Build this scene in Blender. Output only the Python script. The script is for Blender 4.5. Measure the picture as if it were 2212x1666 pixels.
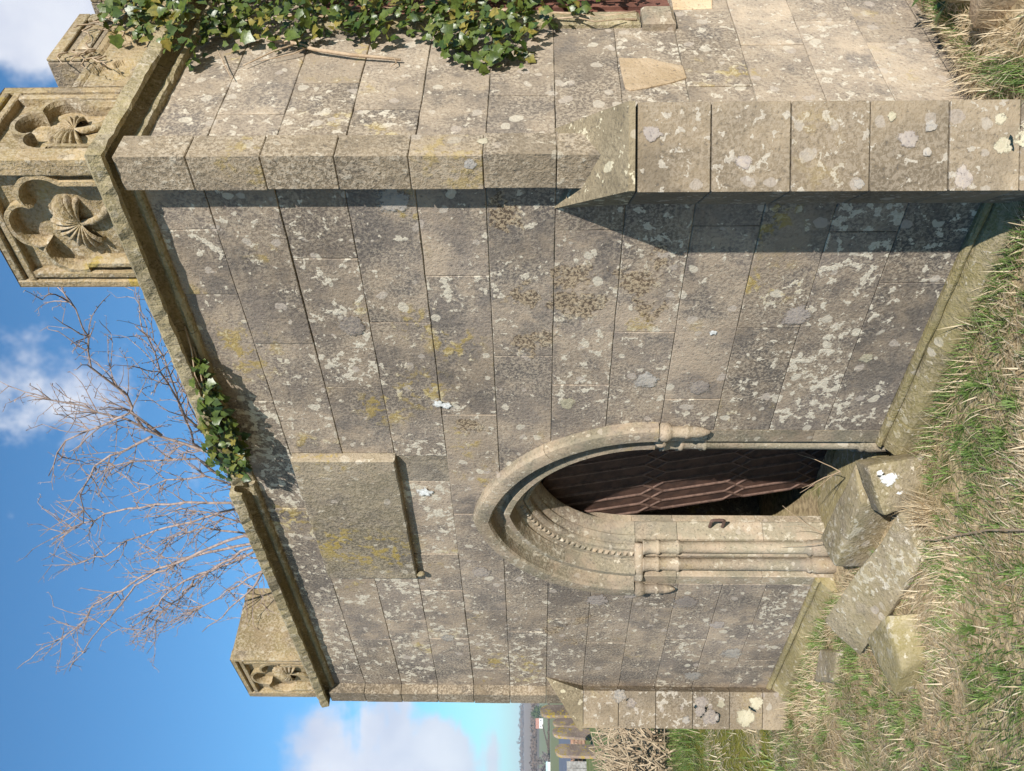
import bpy, bmesh, math, random
import numpy as np
from mathutils import Vector, Matrix
random.seed(7); rng = np.random.default_rng(7)
S = bpy.context.scene
COL = S.collection
for o in list(bpy.data.objects): bpy.data.objects.remove(o, do_unlink=True)

# ------------------------------------------------------------------ camera (held upright, frame turned on its side)
CAMP = Vector((1.73854, -2.6, 1.65))
cr = Vector((0.6723863, 0.74019952, 0.00115639))
cu = Vector((0.0196501, -0.01941153, 0.99961846))
cw = Vector((-0.73993955, 0.67210703, 0.02759704))
cam = bpy.data.cameras.new('camera'); camo = bpy.data.objects.new('camera', cam); COL.objects.link(camo)
m = Matrix.Identity(4)
for i in range(3):
    m[i][0] = -cu[i]; m[i][1] = cr[i]; m[i][2] = -cw[i]; m[i][3] = CAMP[i]
camo.matrix_world = m
cam.sensor_fit = 'HORIZONTAL'; cam.sensor_width = 36.0; cam.lens = 1949.52 / 2212 * 36.0
cam.clip_start = 0.05; cam.clip_end = 20000
S.camera = camo
S.render.resolution_x = 1024; S.render.resolution_y = 771

# ------------------------------------------------------------------ light
SUN = Vector((0.452, -0.245, 0.229)).normalized()
sl = bpy.data.lights.new('sun', 'SUN'); sl.energy = 5.0; sl.angle = math.radians(0.53); sl.color = (1.0, 0.96, 0.905)
so = bpy.data.objects.new('sun', sl); COL.objects.link(so)
so.rotation_euler = SUN.to_track_quat('Z', 'Y').to_euler(); so.location = (6, -4, 6)
S.view_settings.view_transform = 'Standard'; S.view_settings.look = 'None'
S.view_settings.exposure = 0.68; S.view_settings.gamma = 1.0
S.view_settings.use_curve_mapping = False

S.cycles.max_bounces = 6; S.cycles.diffuse_bounces = 3; S.cycles.glossy_bounces = 2; S.cycles.transmission_bounces = 3; S.cycles.transparent_max_bounces = 4; S.cycles.volume_bounces = 0

# ------------------------------------------------------------------ node helper
class NT:
    def __init__(s, tree):
        s.t = tree; s.n = tree.nodes; s.l = tree.links
    def new(s, typ, **kw):
        n = s.n.new(typ)
        for k, v in kw.items(): setattr(n, k, v)
        return n
    def put(s, sock, v):
        if isinstance(v, bpy.types.NodeSocket): s.l.new(v, sock)
        else:
            if hasattr(sock, 'default_value'):
                try: sock.default_value = v
                except Exception: sock.default_value = (v[0], v[1], v[2], 1.0)
    def math(s, op, a, b=0.0, c=None, clamp=False):
        n = s.new('ShaderNodeMath', operation=op, use_clamp=clamp)
        s.put(n.inputs[0], a); s.put(n.inputs[1], b)
        if c is not None: s.put(n.inputs[2], c)
        return n.outputs[0]
    def vmath(s, op, a, b=None, sc=None):
        n = s.new('ShaderNodeVectorMath', operation=op); s.put(n.inputs[0], a)
        if b is not None: s.put(n.inputs[1], b)
        if sc is not None: s.put(n.inputs['Scale'], sc)
        return n.outputs['Value'] if op in ('LENGTH', 'DISTANCE', 'DOT_PRODUCT') else n.outputs['Vector']
    def noise(s, vec, scale, detail=4.0, rough=0.55, dist=0.0, out='Fac'):
        n = s.new('ShaderNodeTexNoise'); s.put(n.inputs['Vector'], vec)
        s.put(n.inputs['Scale'], scale); s.put(n.inputs['Detail'], detail); s.put(n.inputs['Roughness'], rough); s.put(n.inputs['Distortion'], dist)
        return n.outputs[out]
    def voro(s, vec, scale, rand=1.0):
        n = s.new('ShaderNodeTexVoronoi'); s.put(n.inputs['Vector'], vec); s.put(n.inputs['Scale'], scale); s.put(n.inputs['Randomness'], rand)
        return n.outputs['Distance'], n.outputs['Color']
    def mr(s, v, a, b, c=0.0, d=1.0):
        n = s.new('ShaderNodeMapRange', interpolation_type='SMOOTHSTEP'); s.put(n.inputs[0], v)
        for i, x in enumerate((a, b, c, d)): s.put(n.inputs[i + 1], x)
        return n.outputs[0]
    def mix(s, f, a, b, mode='MIX'):
        n = s.new('ShaderNodeMix', data_type='RGBA', blend_type=mode); s.put(n.inputs[0], f)
        s.put(n.inputs[6], a); s.put(n.inputs[7], b)
        return n.outputs[2]
    def sepx(s, col):
        n = s.new('ShaderNodeSeparateColor'); s.put(n.inputs[0], col); return n.outputs
    def ramp(s, f, stops):
        n = s.new('ShaderNodeValToRGB'); s.put(n.inputs[0], f); e = n.color_ramp.elements
        while len(e) < len(stops): e.new(0.5)
        for q, (p, c) in zip(e, stops): q.position = p; q.color = (c[0], c[1], c[2], 1)
        return n.outputs[0]
    def bump(s, h, strength=0.5, dist=0.01, normal=None):
        n = s.new('ShaderNodeBump'); s.put(n.inputs['Height'], h); s.put(n.inputs['Strength'], strength); s.put(n.inputs['Distance'], dist)
        if normal is not None: s.put(n.inputs['Normal'], normal)
        return n.outputs[0]

# ------------------------------------------------------------------ world
W = bpy.data.worlds.new('World'); S.world = W; W.use_nodes = True
T = NT(W.node_tree); T.n.clear()
sky = T.new('ShaderNodeTexSky', sky_type='NISHITA', sun_disc=False)
sky.sun_elevation = math.asin(SUN.z); sky.sun_rotation = math.atan2(SUN.x, SUN.y)
sky.altitude = 50; sky.air_density = 1.0; sky.dust_density = 0.35; sky.ozone_density = 1.6
tc = T.new('ShaderNodeTexCoord'); D = tc.outputs['Generated']
sp = T.new('ShaderNodeSeparateXYZ'); T.put(sp.inputs[0], D)
den = T.math('ADD', T.math('MAXIMUM', sp.outputs[2], 0.0), 0.22)
cb = T.new('ShaderNodeCombineXYZ'); T.put(cb.inputs[0], T.math('DIVIDE', sp.outputs[0], den)); T.put(cb.inputs[1], T.math('DIVIDE', sp.outputs[1], den))
cn = T.noise(cb.outputs[0], 1.7, 4, 0.58, 0.35)
cn2 = T.noise(D, 7.5, 5, 0.6, 0.1)
def lobe(d, width, gain):
    d = Vector(d).normalized()
    dd = T.vmath('DISTANCE', D, tuple(d))
    return T.math('MULTIPLY', T.mr(dd, 0.0, width, 1.0, 0.0), gain)
def cdir(X, Y): return cr * ((833 - Y) / 1949.5) + cu * ((1106 - X) / 1949.5) + cw
lo = T.math('ADD', lobe(cdir(110, 10), 0.17, 0.34), lobe(cdir(800, 1660), 0.16, 0.20))
lo = T.math('ADD', lo, lobe(cdir(1010, 1650), 0.13, 0.17))
lo = T.math('ADD', lo, lobe(cdir(110, 900), 0.24, 0.11))
lo = T.math('ADD', lo, lobe(cdir(60, 720), 0.16, 0.06))
den2 = T.math('ADD', T.math('MULTIPLY', cn, 0.45), T.math('MULTIPLY', cn2, 0.55))
dens = T.math('ADD', den2, lo)
cm = T.mr(dens, 0.61, 0.73, 0.0, 0.92)
cshade = T.mr(T.noise(D, 9, 4, 0.5), 0.35, 0.65, 0.0, 1.0)
ccol = T.mix(cshade, (5.6, 6.0, 7.2, 1), (7.6, 7.8, 8.4, 1))
scol = T.mix(cm, T.mix(1.0, sky.outputs[0], (0.50, 1.0, 1.30, 1), 'MULTIPLY'), ccol)
bg = T.new('ShaderNodeBackground'); T.put(bg.inputs[0], scol); bg.inputs[1].default_value = 0.074
W.cycles.sampling_method = 'MANUAL'; W.cycles.sample_map_resolution = 512
ow = T.new('ShaderNodeOutputWorld'); T.l.new(bg.outputs[0], ow.inputs[0])

# ------------------------------------------------------------------ materials
MATS = {}
def base_mat(name):
    m = bpy.data.materials.new(name); m.use_nodes = True; t = NT(m.node_tree); t.n.clear()
    out = t.new('ShaderNodeOutputMaterial'); p = t.new('ShaderNodeBsdfPrincipled'); t.l.new(p.outputs[0], out.inputs[0])
    MATS[name] = m
    return m, t, p

BROWN = [(-.235, 1.774, .08), (-.61, 1.704, .06), (-.517, 1.51, .08), (-.66, 1.488, .1), (-.863, 1.669, .1), (-.541, 1.264, .085), (-.428, 1.197, .05), (-.684, 1.216, .07), (-1.411, 1.964, .06), (-3.364, 1.563, .07), (-3.241, 1.38, .09), (-3.5, 1.45, .07)]
YELL = [(-2.317, 2.677, .22), (-2.406, 2.492, .25), (-2.145, 2.93, .14), (-.917, 2.879, .2), (-.863, 1.99, .14), (-.758, 2.131, .12), (-1.268, 2.325, .15), (-1.15, 2.15, .16)]

def stone_mat(name, c1, c2, crust=0.8, pale=0.8, yellow=0.4, dark=0.6, olive=0.0, spots=False, palec=(.52, .465, .365), bump=0.6, var=0.3, ylo=.60):
    m, t, p = base_mat(name)
    g = t.new('ShaderNodeNewGeometry'); P = g.outputs['Position']
    oi = t.new('ShaderNodeObjectInfo'); R = oi.outputs['Random']
    off = t.vmath('ADD', P, t.vmath('SCALE', (13.1, 7.7, 21.3), sc=R))
    n3 = t.sepx(t.noise(off, 2.3, 2.5, 0.62, .3, 'Color'))            # three independent broad fields
    mc = t.noise(P, 8.5, 3, 0.66, .2, 'Color'); m3 = t.sepx(mc)
    col = t.mix(t.mr(t.math('ADD', t.math('MULTIPLY', n3[0], .55), t.math('MULTIPLY', m3[0], .45)), .42, .58), c1, c2)
    tone = t.math('ADD', t.math('MULTIPLY', R, var), 1.0 - var * .55)
    col = t.mix(1.0, col, t.vmath('SCALE', (1, 1, 1), sc=tone), 'MULTIPLY')
    # sooty grey areas
    dk = t.mr(t.math('ADD', t.math('MULTIPLY', n3[1], .6), t.math('MULTIPLY', m3[1], .4)), .51, .60)
    col = t.mix(t.math('MULTIPLY', dk, dark), col, (.118, .102, .090, 1))
    big = t.noise(P, 1.1, 2, .55)
    col = t.mix(1.0, col, t.vmath('SCALE', (1, 1, 1), sc=t.mr(big, .34, .66, .72, 1.18)), 'MULTIPLY')
    # fine pale crust and dark pits
    gr = t.noise(P, 78, 2, 0.68, .4)
    area = t.mr(t.math('ADD', t.math('MULTIPLY', n3[2], .5), t.math('MULTIPLY', m3[2], .5)), .40, .56)
    crm = t.math('MULTIPLY', t.mr(gr, .47, .55), t.math('MULTIPLY', t.math('ADD', t.math('MULTIPLY', area, .75), .25), crust))
    col = t.mix(crm, col, (palec[0] * .80, palec[1] * .74, palec[2] * .70, 1))
    col = t.mix(t.math('MULTIPLY', t.mr(gr, .40, .30), .55), col, (.07, .062, .055, 1))
    # crisp flakes of pale lichen: irregular blotches and round ones
    bl = t.noise(t.vmath('ADD', P, t.vmath('SCALE', (3.1, 5.7, 2.3), sc=R)), 26, 3, .62, .2)
    pv = t.math('FRACT', t.math('MULTIPLY', R, 5.73))
    lim = t.math('SUBTRACT', .655, t.math('MULTIPLY', t.math('MULTIPLY', area, .12 * pale), t.math('ADD', .0, t.math('MULTIPLY', pv, 1.2))))
    bm1 = t.math('MULTIPLY', t.mr(t.math('SUBTRACT', bl, lim), .0, .022), pale)
    col = t.mix(bm1, col, t.mix(t.mr(gr, .4, .6), (palec[0] * .82, palec[1] * .80, palec[2] * .80, 1), (*palec, 1)))
    wv = t.vmath('SCALE', t.vmath('SUBTRACT', mc, (.5, .5, .5)), sc=.07)
    d, c = t.voro(t.vmath('ADD', P, wv), 15)
    cr_ = t.sepx(c)
    bm2 = t.mr(t.math('SUBTRACT', t.math('SUBTRACT', t.math('MULTIPLY', cr_[0], .80), .42), d), -.015, .03)
    bm2 = t.math('MULTIPLY', bm2, .75 * min(1.0, pale))
    col = t.mix(bm2, col, t.mix(cr_[1], (palec[0], palec[1], palec[2], 1), (palec[0] * .70, palec[1] * .66, palec[2] * .70, 1)))
    # mustard lichen
    ya = t.mr(n3[0], ylo, ylo + .10)
    if spots:
        sx = t.new('ShaderNodeSeparateXYZ'); t.put(sx.inputs[0], P)
        q = t.new('ShaderNodeCombineXYZ'); t.put(q.inputs[0], sx.outputs[0]); t.put(q.inputs[2], sx.outputs[2])
        for (x, z, r) in YELL:
            ya = t.math('MAXIMUM', ya, t.mr(t.vmath('DISTANCE', q.outputs[0], (x, 0, z)), r * .3, r * 1.2, 1, 0))
        q2 = t.vmath('ADD', q.outputs[0], t.vmath('SCALE', t.vmath('SUBTRACT', mc, (.5, .5, .5)), sc=.30)); qs = t.new('ShaderNodeSeparateXYZ'); t.put(qs.inputs[0], q2); q3 = t.new('ShaderNodeCombineXYZ'); t.put(q3.inputs[0], qs.outputs[0]); t.put(q3.inputs[2], qs.outputs[2])
        ba = 0.0
        for (x, z, r) in BROWN:
            k = t.mr(t.vmath('DISTANCE', q3.outputs[0], (x, 0, z)), 0, r * 1.6, 1, 0)
            ba = k if isinstance(ba, float) else t.math('MAXIMUM', ba, k)
        bm_ = t.mr(t.math('ADD', t.math('MULTIPLY', t.math('ADD', bl, m3[1]), .5), t.math('MULTIPLY', ba, .28)), .62, .70)
        bm_ = t.math('MULTIPLY', bm_, t.math('MULTIPLY', t.math('GREATER_THAN', ba, .02), .7))
        col = t.mix(bm_, col, t.mix(t.mr(gr, .44, .54), (.075, .048, .026, 1), (.33, .25, .155, 1)))
    yn = t.mr(t.math('ADD', t.math('MULTIPLY', m3[0], .5), t.math('MULTIPLY', bl, .5)), .50, .57)
    col = t.mix(t.math('MULTIPLY', t.math('MULTIPLY', yn, ya), yellow), col, (.32, .225, .040, 1))
    if olive > 0:
        col = t.mix(t.math('MULTIPLY', t.mr(m3[2], .40, .60), olive), col, (.19, .155, .058, 1))
    p.inputs['Roughness'].default_value = 0.92
    p.inputs['Specular IOR Level'].default_value = 0.2
    t.put(p.inputs['Base Color'], col)
    h = t.math('ADD', t.math('MULTIPLY', gr, 1.0), t.math('MULTIPLY', bl, 1.6))
    t.put(p.inputs['Normal'], t.bump(h, bump, .008))
    return m

stone_mat('ashlar', (.182, .149, .122, 1), (.290, .227, .166, 1), crust=.48, pale=1.05, yellow=.6, dark=.75, spots=True, bump=.42)
stone_mat('tablet_stone', (.195, .162, .118, 1), (.275, .222, .158, 1), crust=.4, pale=.8, yellow=.7, dark=.5, spots=True, olive=.15)
stone_mat('ashlar_warm', (.215, .172, .130, 1), (.315, .248, .178, 1), crust=.5, pale=.75, yellow=.45, dark=.65, var=.45, bump=.45)
stone_mat('quoin', (.175, .138, .095, 1), (.245, .190, .126, 1), crust=.55, pale=.45, yellow=.35, dark=.4)
stone_mat('buttress_stone', (.175, .138, .094, 1), (.245, .190, .126, 1), crust=.35, pale=.75, yellow=.15, dark=.2, palec=(.40, .36, .295))
stone_mat('weathering_stone', (.21, .168, .105, 1), (.28, .225, .142, 1), crust=.3, pale=1.35, yellow=.15, dark=.05, palec=(.46, .41, .285))
stone_mat('parapet_stone', (.225, .165, .088, 1), (.315, .232, .128, 1), crust=.55, pale=.5, yellow=.8, dark=.45, olive=.25)
stone_mat('cornice_stone', (.24, .195, .108, 1), (.33, .272, .160, 1), crust=.5, pale=.55, yellow=.4, dark=.35, olive=.3)
stone_mat('surround_stone', (.205, .176, .124, 1), (.305, .235, .166, 1), crust=.35, pale=.65, yellow=.2, dark=.35, olive=.10, bump=.35)
stone_mat('plinth_stone', (.22, .18, .085, 1), (.29, .24, .125, 1), crust=.4, pale=.8, yellow=.4, dark=.25, olive=.5)
stone_mat('fallen_stone', (.225, .182, .108, 1), (.31, .252, .160, 1), crust=.35, pale=.9, yellow=.25, dark=.3, olive=.35)
stone_mat('ochre_stone', (.44, .315, .185, 1), (.52, .385, .245, 1), crust=.1, pale=.1, yellow=.1, dark=.1, bump=.5)
stone_mat('mortar', (.20, .165, .12, 1), (.30, .25, .185, 1), crust=.2, pale=.3, yellow=.1, dark=.5)
stone_mat('gravestone_mat', (.18, .13, .11, 1), (.25, .185, .145, 1), crust=.2, pale=.4, yellow=1.0, dark=.3, ylo=.42)
stone_mat('rubble_mat', (.25, .13, .085, 1), (.36, .235, .17, 1), crust=.3, pale=.3, yellow=.1, dark=.5, var=.6)

def simple(name, c1, c2, scale=8, rough=.8, bump=0.0, bscale=40, detail=5, spec=.3, metal=0.0, vari=0.0):
    m, t, p = base_mat(name)
    g = t.new('ShaderNodeNewGeometry'); P = g.outputs['Position']
    col = t.mix(t.mr(t.noise(P, scale, detail, .6), .35, .65), (*c1, 1), (*c2, 1))
    if vari:
        oi = t.new('ShaderNodeObjectInfo')
        col = t.mix(1.0, col, t.vmath('SCALE', (1, 1, 1), sc=t.mr(oi.outputs['Random'], 0, 1, 1 - vari, 1 + vari)), 'MULTIPLY')
    t.put(p.inputs['Base Color'], col); p.inputs['Roughness'].default_value = rough
    p.inputs['Specular IOR Level'].default_value = spec; p.inputs['Metallic'].default_value = metal
    if bump: t.put(p.inputs['Normal'], t.bump(t.noise(P, bscale, 5, .65), bump, .01))
    return m
stone_mat('lichen_pink', (.29, .245, .212, 1), (.35, .30, .265, 1), crust=.35, pale=.1, yellow=0, dark=.1, bump=.4)
stone_mat('lichen_grey', (.26, .235, .205, 1), (.33, .30, .265, 1), crust=.35, pale=.1, yellow=0, dark=.15, bump=.4)
stone_mat('lichen_cream', (.36, .32, .22, 1), (.44, .395, .285, 1), crust=.35, pale=.2, yellow=0, dark=.05, bump=.4)
simple('dropping_white', (.52, .51, .47), (.74, .73, .70), 60, .8, .3, 90)
simple('rust', (.040, .022, .016), (.078, .041, .028), 14, .75, .4, 120, spec=.35)
simple('rust_light', (.085, .050, .037), (.15, .090, .066), 30, .7, .4, 160, spec=.35)
simple('rust_red', (.095, .040, .028), (.16, .070, .048), 14, .8, .3, 90)
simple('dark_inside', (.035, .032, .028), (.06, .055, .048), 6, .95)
simple('bark', (.19, .135, .112), (.33, .255, .22), 35, .8, .4, 200)
simple('ivy_stem', (.30, .21, .13), (.40, .30, .2), 30, .85, .3, 150)
simple('dead_stick', (.22, .16, .10), (.42, .33, .22), 5, .85, .3, 90, vari=.2)
simple('moss', (.10, .105, .018), (.19, .18, .035), 20, .95, .8, 90)
simple('slate', (.115, .125, .15), (.135, .145, .17), 3, .6, .1, 9)
simple('shed_wood', (.16, .15, .14), (.26, .25, .235), 12, .85, .4, 30)
simple('white_wall', (.62, .58, .55), (.72, .69, .66), 1, .85)
simple('teal_glass', (.42, .60, .58), (.55, .72, .70), 1, .3)
simple('roof_red', (.30, .14, .10), (.36, .18, .13), 1, .85)
simple('hedge_mat', (.085, .060, .045), (.135, .095, .065), 1.2, .95, .6, 3)
simple('evergreen_mat', (.035, .06, .022), (.07, .10, .035), 1.0, .95, .6, 3)
simple('bare_tree_mat', (.13, .11, .10), (.19, .165, .15), .3, .95, .6, 1)
simple('road_mat', (.45, .40, .34), (.5, .45, .39), 1, .95)

def leaf_mat(name, cA, cB, cC, rough=.38):
    m, t, p = base_mat(name)
    g = t.new('ShaderNodeNewGeometry'); P = g.outputs['Position']
    rnd = g.outputs['Random Per Island']
    oi = t.new('ShaderNodeObjectInfo')
    k = t.math('FRACT', t.math('ADD', rnd, oi.outputs['Random']))
    col = t.ramp(k, [(0, cA), (.45, cB), (.8, cB), (.93, cC), (1, cC)])
    col = t.mix(t.mr(t.noise(P, 60, 3), .4, .65), col, t.mix(.5, col, (.02, .03, .008, 1)))
    t.put(p.inputs['Base Color'], col); p.inputs['Roughness'].default_value = rough
    p.inputs['Specular IOR Level'].default_value = .45
    t.put(p.inputs['Normal'], t.bump(t.noise(P, 130, 2), .15, .004))
    tr = t.new('ShaderNodeBsdfTranslucent'); t.put(tr.inputs[0], t.mix(1.0, col, (1.2, 1.3, .5, 1), 'MULTIPLY'))
    ms = t.new('ShaderNodeMixShader'); ms.inputs[0].default_value = .18
    t.l.new(p.outputs[0], ms.inputs[1]); t.l.new(tr.outputs[0], ms.inputs[2])
    out = [n for n in t.n if n.type == 'OUTPUT_MATERIAL'][0]; t.l.new(ms.outputs[0], out.inputs[0])
leaf_mat('ivy_leaf', (.03, .06, .013), (.09, .12, .02), (.24, .19, .04))
leaf_mat('dock_leaf', (.05, .10, .02), (.09, .13, .03), (.12, .07, .04), .4)

def blade_mat(name, stops):
    m, t, p = base_mat(name)
    a = t.new('ShaderNodeAttribute'); a.attribute_name = 'tint'
    col = t.ramp(a.outputs['Fac'], stops)
    t.put(p.inputs['Base Color'], col); p.inputs['Roughness'].default_value = .55; p.inputs['Specular IOR Level'].default_value = .35
    tr = t.new('ShaderNodeBsdfTranslucent'); t.put(tr.inputs[0], col)
    ms = t.new('ShaderNodeMixShader'); ms.inputs[0].default_value = .32
    t.l.new(p.outputs[0], ms.inputs[1]); t.l.new(tr.outputs[0], ms.inputs[2])
    out = [n for n in t.n if n.type == 'OUTPUT_MATERIAL'][0]; t.l.new(ms.outputs[0], out.inputs[0])
blade_mat('grass_blade', [(0, (.07, .135, .025)), (.35, (.155, .24, .06)), (.7, (.25, .33, .10)), (1, (.45, .43, .19))])
blade_mat('straw_blade', [(0, (.40, .29, .16)), (.5, (.68, .55, .36)), (1, (.80, .70, .50))])

# ground: soil + thatch near, fields far away
m, t, p = base_mat('ground_mat')
g = t.new('ShaderNodeNewGeometry'); P = g.outputs['Position']
n1 = t.noise(P, 1.6, 5, .6); n2 = t.noise(P, 22, 5, .7)
near = t.mix(t.mr(n2, .38, .62), (.28, .21, .12, 1), (.55, .43, .26, 1))
near = t.mix(t.mr(n1, .50, .66), near, t.mix(t.mr(n2, .35, .65), (.13, .15, .045, 1), (.28, .27, .10, 1)))
mossk = t.math('MULTIPLY', t.mr(t.vmath('DISTANCE', P, (-6.2, .3, 0)), 1.6, 3.4, 1, 0), t.mr(t.noise(P, 2.5, 4, .6), .30, .5))
near = t.mix(mossk, near, t.mix(t.mr(n2, .4, .6), (.13, .13, .02, 1), (.22, .20, .035, 1)))
sd = t.vmath('DOT_PRODUCT', t.vmath('SUBTRACT', P, tuple(CAMP)), (-.935, .355, 0))
lawn = t.mix(t.mr(t.noise(P, 3.0, 6, .7), .38, .62), (.115, .16, .045, 1), (.25, .235, .10, 1))
col = t.mix(t.mr(sd, 11, 14), near, lawn)
for d0, c in ((45, (.16, .21, .075)), (150, (.15, .18, .07)), (250, (.20, .205, .085)), (440, (.22, .235, .12)), (800, (.16, .13, .10)), (960, (.25, .19, .14)), (1900, (.15, .13, .11))):
    col = t.mix(t.mr(sd, d0, d0 + 3 + d0 * .01), col, (*c, 1))
t.put(p.inputs['Base Color'], col); p.inputs['Roughness'].default_value = .95; p.inputs['Specular IOR Level'].default_value = .15
t.put(p.inputs['Normal'], t.bump(t.noise(P, 45, 5, .7), .7, .02))

# ------------------------------------------------------------------ mesh helpers
def link(o, parent=None, **props):
    COL.objects.link(o)
    if parent is not None: o.parent = parent
    for k, v in props.items(): o[k] = v
    return o
def mesh(name, V, F, mat, parent=None, smooth=False, fix=True, **props):
    me = bpy.data.meshes.new(name)
    me.from_pydata([tuple(v) for v in V], [], [tuple(f) for f in F])
    if fix:
        bm = bmesh.new(); bm.from_mesh(me); bmesh.ops.recalc_face_normals(bm, faces=bm.faces); bm.to_mesh(me); bm.free()
    if smooth: me.shade_smooth()
    me.materials.append(MATS[mat]); me.update()
    return link(bpy.data.objects.new(name, me), parent, **props)
def empty(name, loc=(0, 0, 0), parent=None, **props):
    o = bpy.data.objects.new(name, None); o.location = loc; o.empty_display_size = .2
    return link(o, parent, **props)
front = lambda u, v, d: (u, -d, v)     # facade plane y = 0, outwards is -y
side = lambda u, v, d: (d, u, v)       # right wall plane x = 0, outwards is +x
def jit_poly(poly, step=.075, j=.0015):
    out = []
    for i, a in enumerate(poly):
        b = poly[(i + 1) % len(poly)]
        L = math.hypot(b[0] - a[0], b[1] - a[1]); n = max(1, int(L / step))
        for k in range(n):
            f = k / n
            out.append((a[0] + (b[0] - a[0]) * f + random.uniform(-j, j), a[1] + (b[1] - a[1]) * f + random.uniform(-j, j)))
    return out
def inset(poly, d):
    area = sum(poly[i][0] * poly[(i + 1) % len(poly)][1] - poly[(i + 1) % len(poly)][0] * poly[i][1] for i in range(len(poly)))
    s = 1 if area > 0 else -1; n = len(poly); out = []
    for i in range(n):
        a, b, c = poly[i - 1], poly[i], poly[(i + 1) % n]
        e1 = Vector((b[0] - a[0], b[1] - a[1])); e2 = Vector((c[0] - b[0], c[1] - b[1]))
        if e1.length < 1e-7 or e2.length < 1e-7: out.append(b); continue
        e1.normalize(); e2.normalize()
        n1 = Vector((-e1.y, e1.x)) * s; n2 = Vector((-e2.y, e2.x)) * s
        k = n1 + n2; q = 1 + n1.dot(n2)
        k = k / max(q, .35)
        out.append((b[0] + k.x * d, b[1] + k.y * d))
    return out
def stone(name, poly, mp, d0, d1, bev, mat, parent, **props):
    """chamfered prism: poly in wall coordinates, back depth d0, face depth d1"""
    n = len(poly); ip = inset(poly, bev)
    V = [mp(u, v, d0) for u, v in poly] + [mp(u, v, d1 - bev) for u, v in poly] + [mp(u, v, d1) for u, v in ip]
    F = [list(range(n)), list(range(2 * n, 3 * n))]
    for k in (0, n):
        for i in range(n): F.append((k + i, k + (i + 1) % n, k + n + (i + 1) % n, k + n + i))
    return mesh(name, V, F, mat, parent, **props)
def box(name, lo, hi, mat, parent=None, bev=0.0, **props):
    (a, b, c), (d, e, f) = lo, hi
    V = [(x, y, z) for x in (a, d) for y in (b, e) for z in (c, f)]
    F = [(0, 1, 3, 2), (4, 6, 7, 5), (0, 4, 5, 1), (2, 3, 7, 6), (0, 2, 6, 4), (1, 5, 7, 3)]
    o = mesh(name, V, F, mat, parent, **props)
    if bev: bevel(o, bev)
    return o
def bevel(o, w, seg=1):
    bm = bmesh.new(); bm.from_mesh(o.data)
    bmesh.ops.bevel(bm, geom=list(bm.edges), offset=w, segments=seg, affect='EDGES', profile=.5)
    bm.to_mesh(o.data); bm.free(); o.data.update()
def hnoise(v, s): 
    from mathutils import noise as mn
    return mn.noise(Vector(v) * s)
def rough_block(name, top, bot, mat, parent=None, bev=.012, cuts=3, amp=.008, **props):
    V = [Vector(q) for q in top] + [Vector(q) for q in bot]
    F = [(0, 1, 2, 3), (7, 6, 5, 4)] + [(i, i + 4, (i + 1) % 4 + 4, (i + 1) % 4) for i in range(4)]
    o = mesh(name, V, F, mat, parent, **props)
    bm = bmesh.new(); bm.from_mesh(o.data)
    bmesh.ops.bevel(bm, geom=list(bm.edges), offset=bev, segments=2, affect='EDGES', profile=.5)
    bmesh.ops.subdivide_edges(bm, edges=[e for e in bm.edges if e.calc_length() > .05], cuts=cuts, use_grid_fill=True)
    bm.normal_update()
    for v in bm.verts:
        k = hnoise(v.co, 9) * amp + hnoise(v.co, 26) * amp * .5
        v.co += v.normal * k
    bm.to_mesh(o.data); bm.free(); o.data.shade_smooth()
    try: o.data.set_sharp_from_angle(angle=math.radians(38))
    except Exception: pass
    return o
def lathe(cx, cy, prof, n=16):
    V = []; F = []
    for r, z in prof:
        for k in range(n):
            a = 2 * math.pi * k / n; V.append((cx + r * math.cos(a), cy + r * math.sin(a), z))
    for i in range(len(prof) - 1):
        for k in range(n):
            F.append((i * n + k, i * n + (k + 1) % n, (i + 1) * n + (k + 1) % n, (i + 1) * n + k))
    F.append(list(range(n))); F.append(list(range((len(prof) - 1) * n, len(prof) * n)))
    return V, F
def tube(V, F, pts, r0, r1, n=5):
    pts = [Vector(q) for q in pts]; b0 = len(V); m_ = len(pts)
    up = Vector((.3, .5, .8))
    for i, q in enumerate(pts):
        d = (pts[min(i + 1, m_ - 1)] - pts[max(i - 1, 0)])
        if d.length < 1e-9: d = Vector((0, 0, 1))
        d.normalize(); a = d.cross(up)
        if a.length < 1e-3: a = d.cross(Vector((1, 0, 0)))
        a.normalize(); b = d.cross(a); r = r0 + (r1 - r0) * i / max(1, m_ - 1)
        for k in range(n):
            t_ = 2 * math.pi * k / n; V.append(q + a * (r * math.cos(t_)) + b * (r * math.sin(t_)))
    for i in range(m_ - 1):
        for k in range(n):
            F.append((b0 + i * n + k, b0 + i * n + (k + 1) % n, b0 + (i + 1) * n + (k + 1) % n, b0 + (i + 1) * n + k))
    F.append(tuple(b0 + k for k in range(n))); F.append(tuple(b0 + (m_ - 1) * n + k for k in range(n)))

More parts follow.
